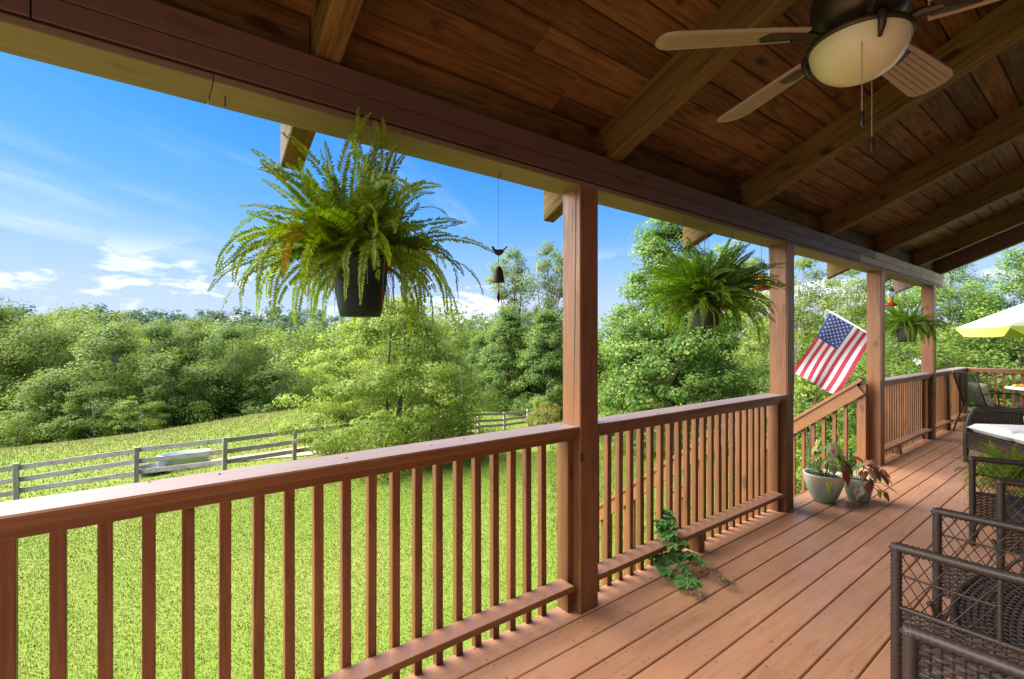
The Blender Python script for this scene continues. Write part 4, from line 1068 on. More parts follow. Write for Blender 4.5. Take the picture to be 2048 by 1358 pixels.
def hanging_fern(loc, pot_prof, potmat, label, nf, lmin, lmax, seed, mat, hook_z=2.245, dry=6, up_frac=0.25, width=0.042, rim=None, droopk=1.0, nstem=40):
    t = thing('hanging_fern', loc, label, 'hanging plant', 'ferns hanging from the porch beam')
    top = max(z for _, z in pot_prof); rt = rim or pot_prof[-1][0]
    g = MB(); g.lathe([(0.001, pot_prof[0][1])] + pot_prof + [(rt - 0.006, top), (rt - 0.010, top - 0.02)], loc, 28); g.build('pot', potmat, t, True)
    g = MB(); g.lathe([(0.001, top - 0.012), (rt * 0.6, top - 0.014), (rt - 0.008, top - 0.022)], loc, 20); g.build('soil', M['soil'], t, True)
    g = MB()
    for k in range(3):
        a = 2.1 * k + 0.4
        g.tube([(loc[0] + rt * math.cos(a), loc[1] + rt * math.sin(a), loc[2] + top - 0.01), (loc[0] + 0.004 * math.cos(a), loc[1] + 0.004 * math.sin(a), hook_z - 0.035)], 0.0014, 5)
    g.tube([(loc[0], loc[1], hook_z - 0.04), (loc[0], loc[1], hook_z - 0.012), (loc[0] + .006, loc[1], hook_z - 0.004), (loc[0] + .008, loc[1], hook_z - .012)], 0.0016, 5)
    g.build('hanger', M['wire'], t)
    link('fronds', fern_mesh(nf, lmin, lmax, top - 0.005, rt * 0.62, seed, width, up_frac, 'fronds', mat, droopk, 44, Vector((-loc[0], -loc[1], 0.25)).normalized()), None, t)
    if dry: link('dry_fronds', fern_mesh(dry, lmin * .8, lmax * .95, top - 0.01, rt * 0.8, seed + 5, width * .8, 0.0, 'dry_fronds', M['l_fern_dry'], 1.25), None, t)
    g = MB(); r = random.Random(seed + 9)     # bare runners
    for k in range(nstem):
        a = r.uniform(0, 6.283); b = rt * r.uniform(.5, .9); e = rt * r.uniform(.9, 1.25)
        P0 = Vector((loc[0] + b * math.cos(a), loc[1] + b * math.sin(a), loc[2] + top - .01)); P1 = P0 + Vector((math.cos(a) * .04, math.sin(a) * .04, r.uniform(.05, .13)))
        P2 = Vector((loc[0] + e * 1.1 * math.cos(a + r.uniform(-.4, .4)), loc[1] + e * 1.1 * math.sin(a), loc[2] + top - r.uniform(-.10, .22)))
        g.tube([P0, P1, P1.lerp(P2, .6) + Vector((0, 0, .01)), P2], 0.0011, 4, cap=False)
    g.build('runners', M['seed_stem'], t)
    return t
hanging_fern((-1.85, 0.664, 1.542), [(0.076, 0.0), (0.084, 0.03), (0.100, 0.13), (0.105, 0.205), (0.112, 0.208), (0.112, 0.232)], M['black_plastic'],
             'hanging fern in a smooth dark green plastic pot, nearest the camera', 200, 0.26, 0.60, 3, M['l_fern'], dry=9, up_frac=0.30, width=0.050, rim=0.112, droopk=1.0)
hanging_fern((-1.85, 3.16, 1.553), [(0.078, 0.0), (0.086, 0.05), (0.095, 0.16), (0.098, 0.17)], M['basket'],
             'dense bushy fern in a brown basket pot between the first two porch posts', 300, 0.28, 0.56, 14, M['l_fern_dark'], dry=3, up_frac=0.30, width=0.046, rim=0.098, droopk=0.68, nstem=12)
hanging_fern((-1.85, 8.084, 1.43), [(0.085, 0.0), (0.10, 0.08), (0.11, 0.19), (0.115, 0.2)], M['basket'],
             'small hanging fern between the two far porch posts', 150, 0.28, 0.46, 23, M['l_fern_dark'], dry=4, up_frac=0.25, width=0.040, rim=0.115, nstem=8)
# ribs on the basket pots come from stacked rings
for o_ in list(C.objects):
    if o_.name.startswith('pot') and o_.data.materials and o_.data.materials[0] is M['basket'] and o_.parent:
        g = MB(); o3 = ORG[o_.parent]
        for k in range(13):
            z = 0.008 + k * 0.0125; g.lathe([(0.080 + z * 0.11, -0.005), (0.084 + z * 0.11, 0.0), (0.080 + z * 0.11, 0.005)], (o3.x, o3.y, o3.z + z), 24)
        g.build('ribs', M['basket'], o_, True)

# ================================================================ bird-and-bell chime
ch = thing('bell_chime', (-1.85, 1.335, 1.60), 'small dark metal chime: a bird silhouette above a bell with a pendant', 'wind chime')
bx, by = -1.85, 1.335
side = Vector((CA, SA, 0))
def chp(u, z, th=0): return Vector((bx, by, z)) + side * u + Vector((-SA, CA, 0)) * th
MB().tube([(bx, by, 2.232), (bx, by, 1.895)], 0.0007, 5).build('chain', M['wire'], ch)
out_ = [(-.034, .030), (-.030, .036), (-.023, .034), (-.016, .022), (-.004, .020), (.012, .021), (.022, .020), (.036, .034), (.044, .038), (.040, .030), (.027, .017), (.024, .006), (.014, -.004), (.002, -.010), (-.010, -.006), (-.020, .002), (-.026, .016)]
g = MB(); n = len(out_)
g.add([chp(u, 1.865 + z, -.004) for u, z in out_] + [chp(u, 1.865 + z, .004) for u, z in out_], [tuple(range(n)), tuple(range(2 * n - 1, n - 1, -1))] + [(i, n + i, n + (i + 1) % n, (i + 1) % n) for i in range(n)])
g.build('bird', M['iron'], ch)
g = MB(); g.tube([(bx, by, 1.856), (bx, by, 1.815)], 0.0012, 5); g.tube([(bx, by, 1.76), (bx, by, 1.675)], 0.0016, 5); g.build('link', M['wire'], ch)
zb_ = 1.728
g = MB(); g.lathe([(0.0315, 0.0), (0.028, 0.010), (0.0245, 0.03), (0.022, 0.05), (0.017, 0.065), (0.009, 0.075), (0.001, 0.078)], (bx, by, zb_), 20); g.lathe([(0.029, 0.0), (0.024, 0.01), (0.015, 0.055), (0.001, 0.06)], (bx, by, zb_ + .0005), 20); g.build('bell', M['iron'], ch, True)
g = MB(); g.obox(chp(0, 1.725), chp(0, 1.71), .009, .004, 0, up=tuple(side)); g.build('clapper', M['iron'], ch)
g = MB(); d_ = [(0, 1.690), (-.009, 1.655), (0, 1.624), (.009, 1.655)]
g.add([chp(u, z, -.0025) for u, z in d_] + [chp(u, z, .0025) for u, z in d_], [(0, 1, 2, 3), (7, 6, 5, 4)] + [(i, 4 + i, 4 + (i + 1) % 4, (i + 1) % 4) for i in range(4)]); g.build('pendant', M['iron'], ch)

# ================================================================ hummingbird feeders
def feeder(loc, label):
    t = thing('hummingbird_feeder', loc, label, 'bird feeder', 'hummingbird feeders hanging from the beam')
    x_, y_, z_ = loc
    MB().lathe([(0.001, 0.0), (0.055, 0.0), (0.072, 0.012), (0.070, 0.018), (0.030, 0.040), (0.026, 0.045), (0.001, 0.046)], loc, 24).build('feeding_base', M['feeder_red'], t, True)
    MB().lathe([(0.026, 0.046), (0.034, 0.075), (0.038, 0.110), (0.0375, 0.120)], loc, 20).build('nectar', M['nectar'], t, True)
    MB().lathe([(0.0375, 0.121), (0.042, 0.15), (0.040, 0.185)], loc, 20).build('bottle', M['glass'], t, True)
    MB().lathe([(0.041, 0.185), (0.038, 0.205), (0.018, 0.222), (0.001, 0.226)], loc, 20).build('cap', M['feeder_teal'], t, True)
    g = MB(); g.tube([(x_, y_, z_ + .225), (x_, y_, 2.236)], 0.0014, 5); g.build('hanger', M['wire'], t)
    for k in range(4):
        a = k * 1.571 + .4; g = MB(); g.lathe([(0.001, 0), (0.008, 0.001), (0.004, 0.008), (0.001, .009)], (x_ + .058 * math.cos(a), y_ + .058 * math.sin(a), z_ + .022), 8); g.build('feeding_port', M['food'], t)
feeder((-1.85, 3.994, 1.865), 'red and amber hummingbird feeder beside the second porch post')
feeder((-1.85, 7.42, 1.885), 'red and amber hummingbird feeder partly behind the third porch post')

# ================================================================ flag
fl = thing('flag', (-1.93, 9.19, 1.115), 'American flag hanging from a white angled pole on the farthest porch post', 'flag')
A_ = Vector((-1.93, 9.19, 1.112)); T_ = Vector((-2.806, 8.20, 1.902))
pd = (T_ - A_).normalized(); plen = (T_ - A_).length
hd = Vector((pd.x, pd.y, 0)).normalized()
fd = (hd * pd.z - Vector((0, 0, 1)) * math.hypot(pd.x, pd.y)).normalized()          # down and outwards, square to the pole
nrm = pd.cross(fd).normalized()
MB().tube([A_ + pd * .03, A_ + pd * plen], 0.0125, 10).build('pole', M['white_metal'], fl, True)
g = MB(); g.lathe([(0.001, -.018), (.014, -.012), (.018, 0), (.014, .012), (.001, .018)], tuple(T_ + pd * .015), 12); g.build('finial', M['food'], fl, True)
g = MB(); g.tube([A_ - pd * .02, A_ + pd * .10], 0.021, 12)
for k in range(5):       # star-shaped mounting bracket
    a = 2 * math.pi * k / 5 + .3; b0 = A_ + pd * .03
    s1, s2 = nrm, fd
    dirv = s1 * math.cos(a) + s2 * math.sin(a); l_ = s1 * math.cos(a - .5) + s2 * math.sin(a - .5); r_ = s1 * math.cos(a + .5) + s2 * math.sin(a + .5)
    g.add([b0, b0 + l_ * .028, b0 + dirv * .066, b0 + r_ * .028, b0 + pd * .03], [(4, 1, 2), (4, 2, 3), (0, 2, 1), (0, 3, 2), (4, 3, 1) if False else (0, 1, 3)])
g.build('bracket', M['white_metal'], fl)
HO, FL_ = 0.74, 1.06
h0 = T_ - pd * 0.035
def fpt(s, u):          # s along hoist from the tip, u along the fly
    wv = 0.030 * math.sin(u * 5.0 + s * 4.5) * (0.25 + u) + 0.018 * math.sin(s * 11 + 1.0 + u * 2.0) * (0.3 + 0.7 * u) + 0.030 * math.sin(s * 7.5) * u
    sag = 0.0
    return h0 - pd * (s * HO * (1 - 0.06 * u)) + fd * (u * FL_) + nrm * wv
g = MB(); NS, NU = 52, 44
for i in range(NS + 1):
    for j in range(NU + 1): g.v.append(tuple(fpt(i / NS, j / NU)))
for i in range(NS):
    for j in range(NU):
        g.f.append((i * (NU + 1) + j, (i + 1) * (NU + 1) + j, (i + 1) * (NU + 1) + j + 1, i * (NU + 1) + j + 1))
        s = i // 4
        g.mi.append(2 if (s < 7 and (j + .5) / NU < 0.40) else (0 if s % 2 == 0 else 1))
g.build('cloth', [M['flag_red'], M['flag_white'], M['flag_blue']], fl, True)
g = MB()
for r_ in range(9):
    for c_ in range(6 if r_ % 2 == 0 else 5):
        s0 = (r_ + 1) / 10 * (7 / 13); u0 = ((c_ * 2 + (1 if r_ % 2 == 0 else 2)) / 12) * 0.40
        for off in (-0.0022, 0.0022):
            ring = []
            for k in range(10):
                a = math.pi * k / 5; rr_ = 0.0165 if k % 2 == 0 else 0.0072
                ring.append(fpt(s0 + rr_ * math.cos(a) / HO, u0 + rr_ * math.sin(a) / FL_) + nrm * off)
            g.add(ring + [fpt(s0, u0) + nrm * off], [(k, (k + 1) % 10, 10) for k in range(10)])
g.build('stars', M['flag_white'], fl)

# ================================================================ potted caladiums
def heart_mat(name, stops, rough=0.5):
    m, nt, p, out = new_mat(name)
    uv = nt.nodes.new('ShaderNodeUVMap'); uv.uv_map = 'UVMap'; sp = nt.nodes.new('ShaderNodeSeparateXYZ'); nt.links.new(uv.outputs[0], sp.inputs[0])
    n = noise(nt, uv.outputs[0], 7, 5, .6, .4)
    # veins fan out from the leaf's middle: u is the angle, v the distance
    w = mathn(nt, 'ABSOLUTE', mathn(nt, 'SINE', mathn(nt, 'MULTIPLY', sp.outputs[0], 22.0)))
    v = mathn(nt, 'ADD', sp.outputs[1], mathn(nt, 'MULTIPLY', mathn(nt, 'SUBTRACT', n, .5), .35))
    v = mathn(nt, 'ADD', v, mathn(nt, 'MULTIPLY', mathn(nt, 'SUBTRACT', w, .5), .30), True)
    c = ramp(nt, v, stops); nt.links.new(c, p.inputs['Base Color']); p.inputs['Roughness'].default_value = rough
    t = nt.nodes.new('ShaderNodeBsdfTranslucent'); nt.links.new(c, t.inputs['Color']); mx = nt.nodes.new('ShaderNodeMixShader'); mx.inputs[0].default_value = .3
    nt.links.new(p.outputs[0], mx.inputs[1]); nt.links.new(t.outputs[0], mx.inputs[2]); nt.links.new(mx.outputs[0], out.inputs[0])
    return m
H_ = [heart_mat('caladium_white', [(0, (.50, .06, .12)), (.30, (.60, .26, .28)), (.48, (.60, .56, .40)), (.8, (.52, .56, .32)), (1, (.24, .38, .08))]),
      heart_mat('caladium_green', [(0, (.14, .03, .06)), (.35, (.10, .05, .05)), (.55, (.12, .19, .04)), (1, (.26, .40, .05))]),
      heart_mat('caladium_red', [(0, (.42, .04, .05)), (.55, (.34, .04, .04)), (.9, (.16, .10, .03)), (1, (.13, .20, .04))]),
      heart_mat('caladium_coral', [(0, (.50, .10, .08)), (.6, (.46, .13, .09)), (.85, (.20, .16, .06)), (1, (.10, .16, .04))]),
      heart_mat('caladium_yellow', [(0, (.46, .30, .16)), (.5, (.48, .42, .08)), (1, (.40, .46, .06))])]
def heart(name, mat, parent, base, tip_dir, nrm_, size, fold=0.15, narrow=1.0):
    a = Vector(tip_dir).normalized(); n_ = Vector(nrm_); b = n_.cross(a).normalized(); n_ = a.cross(b).normalized()
    K = 22; rim = []
    for k in range(K):
        t = 2 * math.pi * k / K
        x_ = 16 * math.sin(t) ** 3 / 17; y_ = (13 * math.cos(t) - 5 * math.cos(2 * t) - 2 * math.cos(3 * t) - math.cos(4 * t)) / 17
        jj = 1 + .07 * math.sin(3 * t + size * 900) + .05 * math.sin(7 * t + size * 300); rim.append((x_ * .74 * narrow * jj, -y_ * 1.18 * jj))
    g = MB(); g.uv = []
    c0 = Vector(base)
    for ring, f_ in ((0, .33), (1, .68), (2, 1.0)):
        for k, (x_, y_) in enumerate(rim):
            w = n_ * (-(x_ * f_) ** 2 * fold * 2.2 - max(0, y_ * f_) ** 2 * .28 + 0.03 * math.sin(6 * 6.28 * k / K) * f_)
            g.v.append(tuple(c0 + (b * x_ * f_ + a * y_ * f_ + w) * size)); g.uv.append((k / K, f_))
    g.v.append(tuple(c0)); g.uv.append((0, 0)); ci = len(g.v) - 1
    for k in range(K):
        m_ = (k + 1) % K
        g.f += [(ci, k, m_), (k, K + k, K + m_, m_), (K + k, 2 * K + k, 2 * K + m_, K + m_)]; g.mi += [0, 0, 0]
    return g.build(name, mat, parent, True)
def glazed_pot(loc, rb, rt, h, label):
    t = thing('potted_caladium', loc, label, 'potted plant', 'glazed pots of caladium by the stair opening')
    MB().lathe([(0.001, 0.001), (rb, 0.0), (rb * 1.06, 0.012), (rb + (rt - rb) * .45, h * .30), (rb + (rt - rb) * .82, h * .62), (rt * .985, h * .88), (rt, h * .97), (rt, h), (rt - .012, h), (rt - .016, h - .035)], loc, 36).build('pot', M['glaze'], t, True)
    MB().lathe([(0.001, h - .025), (rt - .014, h - .032)], loc, 24).build('soil', M['soil'], t, True)
    return t
def caladium(t, loc, h, rt, leaves, seed):
    r = random.Random(seed)
    for (dx, dy, dz_, size, az, tilt, kind) in leaves:
        c = Vector((loc[0] + dx, loc[1] + dy, loc[2] + h + dz_))
        td = Vector((math.cos(az) * math.cos(tilt), math.sin(az) * math.cos(tilt), -math.sin(tilt)))
        up_ = Vector((math.cos(az) * math.sin(tilt), math.sin(az) * math.sin(tilt), math.cos(tilt)))
        lf = heart('leaf', H_[kind], t, c, td, up_, size * 1.12, r.uniform(.1, .5), r.uniform(.72, 1.0) if kind != 4 else .55)
        b0 = Vector((loc[0] + dx * .25, loc[1] + dy * .25, loc[2] + h - .03))
        MB().tube([b0, b0.lerp(c, .5) + Vector((0, 0, .03)), c], .0028, 5, cap=False).build('stalk', M['l_pale'], lf, True)
tocam = Vector((0.42, -0.90, 0)); AZC = math.atan2(-4.85, 1.69)     # azimuth from the pots towards the camera
P1 = (-1.70, 4.86, 0.0); P2 = (-1.515, 5.12, 0.0)
# sideways (s) and towards-camera (f) offsets are turned into x, y here
sx_, sy_ = CA, SA
fx_, fy_ = SA, -CA
def off(s, f_): return s * sx_ + f_ * fx_, s * sy_ + f_ * fy_
def L(s, f_, z, size, daz, tilt, kind):
    dx, dy = off(s, f_); return (dx, dy, z, size, AZC + daz, tilt, kind)
t = glazed_pot(P1, 0.085, 0.163, 0.25, 'larger pale green glazed pot of white and pink caladium by the stair opening')
caladium(t, P1, .25, .16, [L(.03, .08, .215, .088, .25, 1.25, 0), L(-.115, .03, .22, .055, -.9, .9, 4), L(-.06, .0, .27, .045, -.4, 1.0, 4), L(-.10, .06, .16, .05, -.6, .8, 4), L(-.02, .11, .13, .06, -.5, .7, 1),
                         L(.16, .10, .09, .085, .9, 1.05, 1), L(.15, .0, .17, .075, 1.5, .4, 2), L(.10, .16, .00, .06, .6, 1.2, 2), L(-.07, .17, -.075, .055, -.2, 1.3, 4), L(.06, .0, .10, .06, 2.5, .5, 0), L(.0, .13, .07, .045, .3, .9, 0), L(.09, .05, .19, .07, .8, .9, 1), L(-.08, .10, .10, .055, -.7, 1.0, 4), L(.12, .12, .05, .06, .4, 1.1, 2), L(-.03, -.03, .22, .06, -1.5, .6, 1), L(.08, -.05, .22, .06, 1.8, .5, 4), L(-.13, .06, .08, .05, -1.0, 1.1, 1)], 4)
# fine filler foliage at the left of the larger pot
fc = np.array([[P1[0] + off(-.09, .02)[0], P1[1] + off(-.09, .02)[1], .30], [P1[0] + off(-.05, -.05)[0], P1[1] + off(-.05, -.05)[1], .31], [P1[0] + off(.06, .02)[0], P1[1] + off(.06, .02)[1], .30], [P1[0] + off(-.11, .04)[0], P1[1] + off(-.11, .04)[1], .35]])
V_, F_ = leaves_np(fc, np.array([.065, .06, .06, .05]), np.array([240, 180, 160, 120]), 0.016, 1.0, .4, .3)
o = link('filler_foliage', np_mesh('filler', V_ - np.array(P1), F_, M['l_vine']), None, t)
t = glazed_pot(P2, 0.078, 0.120, 0.205, 'smaller green glazed pot of red caladium, right of the larger pot')
caladium(t, P2, .205, .12, [L(.10, .05, .13, .075, .7, .6, 3), L(.14, .02, .09, .06, 1.3, .8, 3), L(.20, .06, .02, .07, 1.0, 1.0, 2), L(-.03, .10, .05, .055, -.2, .8, 3), L(.0, .13, -.03, .065, .2, 1.3, 2), L(.05, .02, .10, .055, 2.2, .5, 1),
                          L(-.10, .13, -.09, .065, -.5, 1.2, 0), L(.09, .14, -.10, .045, .4, 1.3, 4), L(.17, .0, .12, .05, 1.7, .5, 1), L(.24, .05, -.005, .045, 1.1, .7, 4), L(.26, .08, -.09, .035, .8, .3, 4), L(.16, .14, -.12, .045, .8, 1.2, 2), L(.03, .06, .15, .05, -.6, .5, 3), L(.07, .10, .06, .06, .3, .9, 3), L(-.06, .05, .11, .055, -.9, .7, 1), L(.12, .09, .04, .05, .6, 1.1, 1), L(.18, .10, .07, .05, .9, .8, 3), L(.03, -.03, .17, .06, 2.6, .5, 2)], 8)

# ================================================================ vine creeping through the second railing
vn = thing('creeping_vine', (-1.80, 2.66, 0.0), 'green five-leaved vine creeping through the second railing onto the deck', 'vine')
vr = random.Random(12)
def leaflet_cluster(g, c, az, tilt, size):
    for k in range(5):
        a = az + (k - 2) * 0.75
        d = Vector((math.cos(a) * math.cos(tilt), math.sin(a) * math.cos(tilt), math.sin(tilt) * (1 if k == 2 else .6)))
        s_ = Vector((-math.sin(a), math.cos(a), 0)); ln_ = size * (1.0 if k == 2 else (.85 if k in (1, 3) else .62)); w = ln_ * .31
        n0 = len(g.v); c = Vector(c); z_ = Vector((0, 0, 1))
        g.add([c, c + d * ln_ * .35 + s_ * w + z_ * .004, c + d * ln_ * .7 + s_ * w * .8, c + d * ln_ - z_ * .008, c + d * ln_ * .7 - s_ * w * .8, c + d * ln_ * .35 - s_ * w + z_ * .004, c + d * ln_ * .5 - z_ * .004],
              [(0, 6, 1), (1, 6, 2), (2, 6, 3), (3, 6, 4), (4, 6, 5), (5, 6, 0)])
stem = MB(); vg = MB(); vg2 = MB()
paths = [[(-1.88, 2.72, .30), (-1.83, 2.70, .22), (-1.77, 2.66, .12), (-1.70, 2.60, .05), (-1.60, 2.50, .03), (-1.50, 2.42, .025)], [(-1.87, 2.66, .26), (-1.80, 2.64, .19), (-1.72, 2.68, .10), (-1.62, 2.70, .05), (-1.54, 2.72, .03), (-1.46, 2.68, .02)],
         [(-1.88, 2.60, .12), (-1.82, 2.55, .08), (-1.74, 2.52, .05), (-1.66, 2.48, .03)], [(-1.86, 2.74, .14), (-1.85, 2.72, .22), (-1.86, 2.74, .28)]]
for k, pth in enumerate(paths):
    stem.tube(pth, .0025, 5, cap=False)
    for i in range(len(pth) - 1):
        for q in range(5):
            c = Vector(pth[i]).lerp(Vector(pth[i + 1]), q / 5) + Vector((vr.uniform(-.05, .05), vr.uniform(-.05, .05), vr.uniform(.0, .04)))
            c.z = max(c.z, .012)
            tgt = vg2 if (k == 1 and i >= 3) or (k == 0 and i == 4 and q > 3) else vg
            leaflet_cluster(tgt, c, vr.uniform(-2.4, .6), vr.uniform(-.5, .25), vr.uniform(.050, .092) * (0.6 if tgt is vg2 else 1))
stem.build('stem', M['seed_stem'], vn); vg.build('leaves', M['l_vine'], vn); vg2.build('reddish_leaves', M['l_vine_red'], vn)
# ================================================================ wicker furniture
def wrapped(g, pts, r, sides=9, pitch=0.017, amp=0.12):
    """cane-wrapped rod: ridged tube along a polyline"""
    P = [Vector(p) for p in pts]; out = []; rr = []
    for a, b in zip(P[:-1], P[1:]):
        n = max(2, int((b - a).length / (pitch / 2)))
        for k in range(n): out.append(a.lerp(b, k / n))
    out.append(P[-1])
    for i in range(len(out)): rr.append(r * (1 + amp * (1 if i % 2 else -1)))
    g.tube(out, rr, sides)
def arc3(a, m, b, n=8):
    a, m, b = Vector(a), Vector(m), Vector(b)
    return [(a * (1 - t) ** 2 + m * 2 * t * (1 - t) + b * t * t) for t in [k / n for k in range(n + 1)]]
def weave(g, o, u, v, lu, lv, su=0.030, sv=0.0095, r=0.0042, amp=0.0045, stakes=True):
    """woven panel spanning lu along u and lv along v from corner o"""
    o, u, v = Vector(o), Vector(u).normalized(), Vector(v).normalized(); n = u.cross(v)
    nu = max(1, round(lu / su)); nv = max(1, round(lv / sv))
    for j in range(nv + 1):
        pts = []
        for i in range(nu * 2 + 1):
            s_ = (1 if ((i // 2) + j) % 2 else -1) if i % 2 == 0 else 0
            pts.append(o + u * (lu * i / (nu * 2)) + v * (lv * j / nv) + n * amp * s_)
        g.tube(pts, r, 4, cap=False)
    if stakes:
        for i in range(nu + 1): g.tube([o + u * (lu * i / nu), o + u * (lu * i / nu) + v * lv], r * .8, 4, cap=False)
def lattice(g, o, u, v, lu, lv, sp=0.045, r=0.0021):
    o, u, v = Vector(o), Vector(u).normalized(), Vector(v).normalized(); n = u.cross(v)
    for sgn in (1, -1):
        k = -lv
        while k < lu:
            # line starting at bottom offset k, rising at a steep slant
            t0, t1 = 0.0, lv; sl_ = 0.62
            a0 = k if sgn > 0 else lu - k; pa = []
            for q in (0.0, lv):
                pa.append((a0 + sgn * q * sl_, q))
            (ua, va), (ub, vb) = pa
            # clip to the panel
            if ub != ua:
                ts = sorted([0, 1] + [max(0, min(1, (e - ua) / (ub - ua))) for e in (0, lu)])
                mid = [(ua + (ub - ua) * t, va + (vb - va) * t) for t in ts]
                best = None
                for (p_, q_) in zip(mid[:-1], mid[1:]):
                    cu = (p_[0] + q_[0]) / 2
                    if 0 <= cu <= lu and (q_[1] - p_[1]) > 0.01: best = (p_, q_)
                if best:
                    (p_, q_) = best
                    g.tube([o + u * p_[0] + v * p_[1] + n * r * sgn, o + u * q_[0] + v * q_[1] + n * r * sgn], r, 4, cap=False)
            k += sp
def wicker_chair(loc, label, woven=False):
    """armchair facing -x; loc is the floor point below the front edge's middle"""
    t = thing('wicker_armchair', loc, label, 'chair', 'wicker armchairs facing the railing')
    x0, y0, z0 = loc
    def P(a, b, c): return Vector((x0 + a, y0 + b, z0 + c))
    Wm, ZA, ZS, DP = 0.33, 0.615, 0.375, 0.60
    for s in (-1, 1):
        y = s * Wm
        g = MB(); wrapped(g, [P(-.0, y, ZA - .012)] + arc3(P(.0, y, ZA - .004), P(.0, y, ZA), P(.03, y, ZA), 3) + [P(.30, y, ZA + .002), P(DP, y, ZA + .02)], .019); g.build('arm', M['wicker'], t, True)
        g = MB(); wrapped(g, [P(.005, y, 0.005), P(.005, y, ZA - .005)], .0185); g.build('front_leg', M['wicker'], t, True)
        g = MB(); wrapped(g, [P(DP, y * .95, .005), P(DP + .02, y * .97, ZS), P(DP + .14, y * .92, 0.99)], .020); g.build('back_leg', M['wicker'], t, True)
        g = MB(); wrapped(g, [P(.30, y, ZS - .02), P(.30, y, ZA - .015)], .0085, 7); g.build('arm_stile', M['wicker'], t, True)
        g = MB(); wrapped(g, [P(.02, y, .505), P(.295, y, .50)], .0045, 6); g.build('arm_rod', M['wicker'], t, True)
        g = MB()
        if woven: weave(g, P(.024, y, ZS + .012), (1, 0, 0), (0, 0, 1), DP - .03, ZA - ZS - .03, .024, .016, .0062, .006)
        else: lattice(g, P(.024, y, ZS + .012), (1, 0, 0), (0, 0, 1), .270, ZA - ZS - .03)
        g.build('arm_panel', M['wicker'], t)
        g = MB(); weave(g, P(.02, y, ZS - .165), (1, 0, 0), (0, 0, 1), DP - .04, .165); wrapped(g, [P(.01, y, ZS), P(DP, y, ZS)], .011, 7); g.build('side_apron', M['wicker'], t, True)
        g = MB(); wrapped(g, arc3(P(.02, y, .06), P(.04, y, .20), P(.20, y, .212), 8), .010, 7); g.build('arch_brace', M['wicker'], t, True)
        g = MB(); wrapped(g, arc3(P(.005, y, .05), P(.005, y * .82, .20), P(.005, y * .52, .215), 8), .011, 7); g.build('arch_brace', M['wicker'], t, True)
    g = MB(); weave(g, P(.170, -Wm + .02, ZS - .150), (0, 1, 0), (0, 0, 1), 2 * Wm - .04, .150); g.build('front_apron', M['wicker'], t, True)
    # seat with a rounded front, woven both ways
    g = MB(); r_ = .0062
    nseat = 34
    for i in range(nseat + 1):
        yv = -Wm + .02 + (2 * Wm - .04) * i / nseat; bow = .185 - .045 * (1 - (2 * i / nseat - 1) ** 2)
        pts = [P(bow + (DP - bow) * k / 22, yv, ZS + .006 + (.0045 if (k + i) % 2 else -.0045) - .012 * math.sin(math.pi * k / 22)) for k in range(23)]
        g.tube(pts, r_, 4, cap=False, flat=.6)
    for k in range(23):
        pts = []
        for i in range(nseat + 1):
            yv = -Wm + .02 + (2 * Wm - .04) * i / nseat; bow = .185 - .045 * (1 - (2 * i / nseat - 1) ** 2)
            pts.append(P(bow + (DP - bow) * k / 22, yv, ZS + .006 + (-.0045 if (k + i) % 2 else .0045) - .012 * math.sin(math.pi * k / 22)))
        g.tube(pts, r_ * 1.25, 4, cap=False, flat=.6)
    g.build('seat', M['wicker'], t, True)
    g = MB(); wrapped(g, [P(.185 - .045 * (1 - (2 * i / 12 - 1) ** 2), -Wm + 2 * Wm * i / 12, ZS + .002) for i in range(13)], .014, 8); g.build('seat_rim', M['wicker'], t, True)
    # back
    g = MB(); wrapped(g, arc3(P(DP + .14, -Wm * .92, .98), P(DP + .17, 0, 1.13), P(DP + .14, Wm * .92, .98), 10), .021); g.build('back_rail', M['wicker'], t, True)
    g = MB(); u_ = (P(DP + .14, 0, .99) - P(DP + .02, 0, ZS)).normalized()
    lattice(g, P(DP + .02, -Wm * .92, ZS + .02), (0, 1, 0), tuple(u_), 2 * Wm * .92, .60, .05); weave(g, P(DP + .10, -Wm * .9, .84), (0, 1, 0), tuple(u_), 2 * Wm * .9, .15); g.build('back_panel', M['wicker'], t, True)
    return t
c1 = wicker_chair((-0.585, 2.73, 0), 'dark brown wicker armchair facing the railing, nearer the camera')
c2 = copy_tree(c1); c2.location = (-0.585, 4.31, 0); c2.rotation_euler.z = R(19); c2['label'] = 'dark brown wicker armchair facing the railing, second from the camera'
c3 = wicker_chair((-0.392, 1.405, 0), 'nearest wicker armchair with a closely woven arm, cut off by the bottom right corner', True)

# ---- wicker loveseat with floral cushions, turned towards the camera
FL = Vector((-1.205, 7.73, 0)); wd = Vector((.64, -.768, 0)).normalized(); bk = Vector((.768, .64, 0)).normalized()
sf = thing('wicker_loveseat', tuple(FL), 'wicker loveseat with white floral cushions, behind the potted fern', 'sofa')
def Q(a, b, c): return FL + wd * a + bk * b + Vector((0, 0, c))
SW, SD = 1.25, .68
for a in (0.0, SW):
    g = MB(); prof = arc3(Q(a, .0, .10), Q(a, -.03, .66), Q(a, .16, .645), 8) + arc3(Q(a, .18, .643), Q(a, .45, .61), Q(a, .62, .66), 8); wrapped(g, prof, .026); g.build('arm', M['wicker'], sf, True)
    g = MB(); weave(g, Q(a, .03, .22), tuple(bk), (0, 0, 1), SD - .08, .385, .035, .012, .0055); g.build('arm_panel', M['wicker'], sf, True)
    g = MB(); wrapped(g, [Q(a, .0, .003), Q(a, .0, .16)], .024); g.build('leg', M['wicker'], sf, True)
    g = MB(); wrapped(g, [Q(a, SD, .003), Q(a, SD, .45), Q(a, SD + .2, 1.02)], .024); g.build('back_leg', M['wicker'], sf, True)
